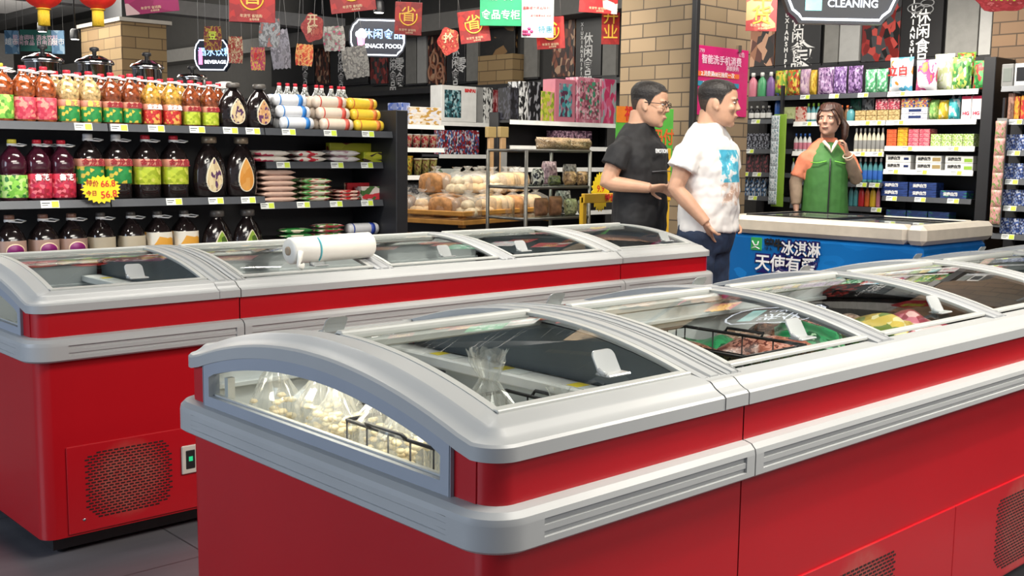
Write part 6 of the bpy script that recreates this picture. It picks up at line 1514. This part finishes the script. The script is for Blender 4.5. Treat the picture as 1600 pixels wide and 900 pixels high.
def track_light(label, px, py, D, lit=True):
    c = ond(px, py, D); r = empty('track_spotlight', c, label, 'spotlight')
    q = MB(); q.lathe([(.03, .10), (.045, .08), (.05, 0), (.048, -.01)], BLK, n=16); q.build('housing', r)
    q = MB(); q.lathe([(.04, -.006), (.04, -.012)], M('spot_lens', (1, .95, .85), .3, emit=9, var=.01), n=16); q.build('lens', r)
    q = MB(); q.tube([(0, 0, .1), (0, 0, CZ-c.z)], .008, BLK, 6); q.build('stem', r)
track_light('lit ceiling spotlight hanging between the two lanterns', 66, 48, 11.5); track_light('second lit ceiling spotlight beside the far pillar', 117, 60, 11.5); track_light('lit ceiling spotlight above the snack food sign', 592, 18, 9.5)
for (lp, tp, pw) in SPOTS:
    r = empty('track_spotlight', (lp[0], lp[1], lp[2]+.03), 'black ceiling spotlight aimed down at the freezers and shelves', 'spotlight', 'ceiling spotlights above the aisles')
    q = MB(); q.lathe([(.05, .0), (.055, .02), (.055, .14), (.03, .16)], BLK, n=16); q.tube([(0, 0, .15), (0, 0, CZ-lp[2]-.03)], .008, BLK, 6); q.build('housing', r)

# ---------------------------------------------------------------- goods in the freezers and things on them
FM = [PR('froz_meat', ['7A3C30', '9A5A48', 'B88070', '5A2820', 'A06858'], 5, seed=1, kind='n', rough=.25), PR('froz_pale', ['A89080', 'C0AC9C', '8A7060', 'B89888'], 5, seed=2, kind='n', rough=.25), PR('froz_pink', ['A84858', 'C07080', 'D8B0B0', '8A3040'], 5, seed=3, rough=.3),
      PR('froz_green', ['145A34', '1C6A40', '2A8050', '0E4428', '88A888'], 3, seed=4, kind='n', rough=.3), PR('froz_orange', ['B85830', 'C87848', 'D8A888', '8A3820'], 5, seed=5, kind='n', rough=.3), PR('froz_white', ['A8B0B0', 'C8CCCC', '808C90', 'D8DCDC'], 5, seed=6, kind='n', rough=.2), PR('froz_brown', ['4A2C20', '6A4434', '8A6450', '3A2018'], 6, seed=7, kind='n', rough=.25), PR('froz_yellow', ['A89030', 'C8B050', '6A8030', 'D8D0A0'], 5, seed=8, rough=.3)]
FN = ['reddish meat', 'pale dumpling', 'pink printed', 'green wrapped', 'orange seafood', 'frosted white', 'dark brown meat', 'yellow printed']
def fbag(label, x, y, z, w_, d_, h_, m, rz, tilt, sd, group=None):
    q = MB(); q.bag((0, 0, -d_/2), (w_, h_, d_), m, sd, n=12, wob=.22)
    o = q.build('frozen_bag'); o.location = (x, y, z); o.rotation_euler = (R(90)+tilt, 0, rz); tag(o, label, 'frozen food', group); return o
fr = random.Random(11)
BAYS = [('A1', 1.877+.052, 1.877+.63, 1.39, 2.35, [3, 0, 1, 3, 6, 1, 0, 3]), ('A2', 1.877+.714, 1.877+1.30, 1.39, 2.35, [3, 3, 4, 0, 3, 6, 3, 1]), ('A3', 1.877+1.384, 1.877+1.962, 1.39, 2.35, [6, 4, 6, 7, 2, 6, 0, 1]),
        ('A4', 3.895+.052, 3.895+.63, 1.39, 2.35, [4, 3, 0, 2, 3, 7]), ('A5', 3.895+.714, 3.895+1.3, 1.39, 2.35, [5, 6, 2, 4]),
        ('B0', 1.16+.09, 1.16+.62, 3.55, 4.48, [0, 2, 6, 5, 1]), ('B1', 1.877+.052, 1.877+.63, 3.55, 4.48, [6, 2, 5, 0, 1, 4]), ('B2', 1.877+.714, 1.877+1.30, 3.55, 4.48, [5, 1, 6, 5, 0]), ('B3', 1.877+1.384, 1.877+1.962, 3.55, 4.48, [5, 3, 5, 1]), ('B4', 3.895+.09, 3.895+.62, 3.55, 4.48, [6, 4, 0, 5])]
where = {'A1': 'first bay past the nearest freezer', 'A2': 'middle bay of the near row', 'A3': 'third bay of the near row', 'A4': 'fourth bay of the near row', 'A5': 'bay beside the blue freezer', 'B0': 'back row end freezer', 'B1': 'bay under the white plastic roll', 'B2': 'bay past the white roll', 'B3': 'third bay of the back row', 'B4': 'end freezer by the men'}
posw = ['front near corner', 'front middle', 'front far corner', 'centre', 'centre far side', 'rear near corner', 'rear middle', 'rear far corner']
for nm, x0, x1, ya, yb, ks in BAYS:
    grid = [(.2, .17), (.52, .2), (.82, .17), (.3, .5), (.72, .5), (.2, .82), (.52, .8), (.82, .82)]
    for k, kk in enumerate(ks):
        gx_, gy_ = grid[k]; base = .665 if nm[0] == 'A' else .60
        fbag('%s pack in %s, %s' % (FN[kk], where[nm], posw[k]), x0+(x1-x0)*gx_, ya+(yb-ya)*gy_, base+.03*fr.random()+(.05 if 3 <= k <= 4 else 0), .27, .22, .085, FM[kk], fr.uniform(-.6, .6), fr.uniform(-.18, .18), k+int(x0*100))
    q = MB(); q.box((x0, ya-.0, .225), (x1, yb, .61 if nm[0] == 'A' else .55), FM[{'A': 3, 'B': 5}[nm[0]]], .02); tag(q.build('frozen_goods'), 'frosted packs filling the bottom of %s' % where[nm], 'frozen food', kind='stuff')
# wire baskets
def basket(label, x0, x1, y0, y1, z0, z1, n=7, m=4):
    r = empty('wire_basket', ((x0+x1)/2, (y0+y1)/2, z0), label, 'basket'); w_, d_, h_ = (x1-x0)/2, (y1-y0)/2, z1-z0; q = MB()
    for z, t in ((h_, .0045), (h_*.5, .0022), (0, .0022)): q.tube([(-w_, -d_, z), (w_, -d_, z), (w_, d_, z), (-w_, d_, z)], t, WIRE, 6, closed=True)
    q.build('rim_wires', r); q = MB()
    for k in range(n+1):
        x = -w_+2*w_*k/n; q.tube([(x, -d_, h_), (x, -d_, 0), (x, d_, 0), (x, d_, h_)], .0022, WIRE, 5)
    for k in range(1, m):
        y = -d_+2*d_*k/m; q.tube([(-w_, y, h_), (-w_, y, 0), (w_, y, 0), (w_, y, h_)], .0022, WIRE, 5)
    q.build('wire_bars', r)
    for s in (-1, 1):
        q = MB(); q.tube([(s*w_, -.06, h_), (s*(w_+.012), -.06, h_+.012), (s*(w_+.012), .06, h_+.012), (s*w_, .06, h_)], .004, WIRE, 6); q.build('basket_hook', r)
basket('black wire basket in the nearest freezer by the window', 1.25, 1.70, 1.57, 1.86, .60, .765, 9, 4)
basket('black wire basket at the rear of the nearest freezer', 1.46, 1.69, 2.05, 2.26, .60, .76, 5, 4)
basket('black wire basket holding packs in the first bay of the near row', 2.20, 2.48, 1.55, 1.95, .72, .83)
# clear plastic bags in the nearest freezer
CB = GL('crumpled_clear_film', (.97, .98, .98), 1.5, .06, haze=.16, hazec=(.9, .9, .86)); CBM = M('clear_bag_contents', (.88, .70, .44), .45, var=.25, scale=40, bump=.5)
def crumple(label, x, y, z, w_, h_, sd, m=CB, fill=True):
    r = empty('clear_bag', (x, y, z), label, 'plastic bag'); q = random.Random(sd); rings = []
    prof = [(.3, 0), (.55, .06), (.62, .3), (.55, .52), (.30, .68), (.16, .76), (.30, .92), (.36, 1.0)]
    for pr, pz in prof: rings.append([(w_*pr*(1+q.uniform(-.28, .28))*math.cos(2*PI*k/30), w_*pr*(1+q.uniform(-.28, .28))*math.sin(2*PI*k/30), h_*(pz+q.uniform(-.025, .025)) if pz else .002) for k in range(30)])
    f = MB(); f.loft(rings, m, smooth=False, cap=False); f.build('film', r)
    if fill:
        c = MB()
        for k in range(44):
            a = q.uniform(0, 6.28); d = q.uniform(.1, .50)*w_; s = q.uniform(.09, .15)*w_; zz = q.uniform(.06, .52)*h_
            c.lathe([(s*.5, -s*.4), (s, 0), (s*.6, s*.45)], CBM, (d*math.cos(a), d*math.sin(a), zz), 9)
        c.build('frozen_balls', r)
crumple('tall clear plastic bag standing open in the nearest freezer', 1.57, 1.78, .60, .12, .29, 3, fill=False)
crumple('clear bag twisted shut near the front rim of the nearest freezer', 1.64, 1.63, .60, .07, .22, 5, fill=False)
k_ = 0
for x, y, s, lb in ((1.29, 1.52, 15, "small clear bag of frozen pieces in the low front corner of the window"), (1.28, 1.70, 5, 'clear bag of frozen pieces close behind the window, front end'), (1.33, 1.84, 6, 'clear bag of frozen pieces behind the window, second'), (1.28, 1.94, 7, 'clear bag of frozen pieces behind the middle of the window'), (1.33, 2.08, 8, 'clear bag of frozen pieces behind the window, fourth'), (1.28, 2.20, 9, 'clear bag of frozen pieces at the rear of the window'), (1.46, 1.96, 10, 'clear bag of frozen pieces deeper in the nearest freezer'), (1.46, 2.16, 11, 'clear bag of frozen pieces at the rear wall of the nearest freezer')):
    crumple(lb, x, y, .625 if x < 1.4 else .54, .10, .25 if x < 1.4 else .22, s)
q = MB(); q.box((1.45, 1.39, .225), (1.70, 2.35, .535), M('white_frost_fill', (.66, .64, .60), .6, var=.12, scale=10, bump=.3), .015); q.box((1.20, 1.39, .225), (1.452, 2.35, .62), M('cream_frost_fill', (.80, .70, .52), .6, var=.2, scale=14, bump=.5), .02); tag(q.build('frozen_goods'), 'frosted packs filling the bottom of the nearest freezer', 'frozen food', kind='stuff')
# the white plastic roll lying across the back row lids
A = ony(452, 400, 3.62); B = ony(579, 395, 3.62); Lr = (B-A).length; c = (A+B)/2
pr_ = empty('plastic_roll', (c.x, 3.625, .944), 'white roll of plastic bags lying on the back row lid', 'plastic roll'); pr_.rotation_euler = (0, R(-1), 0)
RW_ = M('roll_white_film', (.80, .79, .72), .35, var=.05, scale=5)
q = MB(); q.lathe([(.016, -Lr/2), (.045, -Lr/2), (.052, -Lr/2+.008), (.052, Lr/2-.008), (.045, Lr/2), (.016, Lr/2)], RW_, n=28, axis='x'); q.build('roll_body', pr_)
q = MB(); q.lathe([(.010, -Lr/2-.006), (.017, -Lr/2-.006), (.017, -Lr/2+.004)], M('cardboard_core', (.35, .28, .2), .8), n=16, axis='x'); q.build('core', pr_)
q = MB(); q.tube([(-Lr/2+.02, -.052, .0), (-Lr/2+.01, -.062, -.03), (-Lr/2+.0, -.066, -.05), (-Lr/2+.02, -.07, -.055)], [.012, .010, .008, .014], RW_, 7); q.build('loose_end', pr_)
q = MB(); q.tube([(-Lr/2+.115, -.053*math.cos(a), .053*math.sin(a)) for a in [R(-50)+R(110)*k/8 for k in range(9)]], .004, M('teal_tape', (.1, .45, .5), .5), 5); q.build('teal_tape', pr_)

# added glowing tube and area light, brighten the contents behind the end window
lt = MB(); lt.tube([(.075, .36, .872), (.075, .78, .872)], .006, M('fill_tube_white', (1, .93, .78), .4, emit=3, var=.01), 8); lt.build('window_fill_tube', FA)
area('window_fill_light', (1.245, 1.87, .862), (1.30, 1.87, .4), .5, 1.1, (1, .88, .68), sy=.03)
for (a, b, pw) in SPOTS: spot('track_spot', a, b, pw)
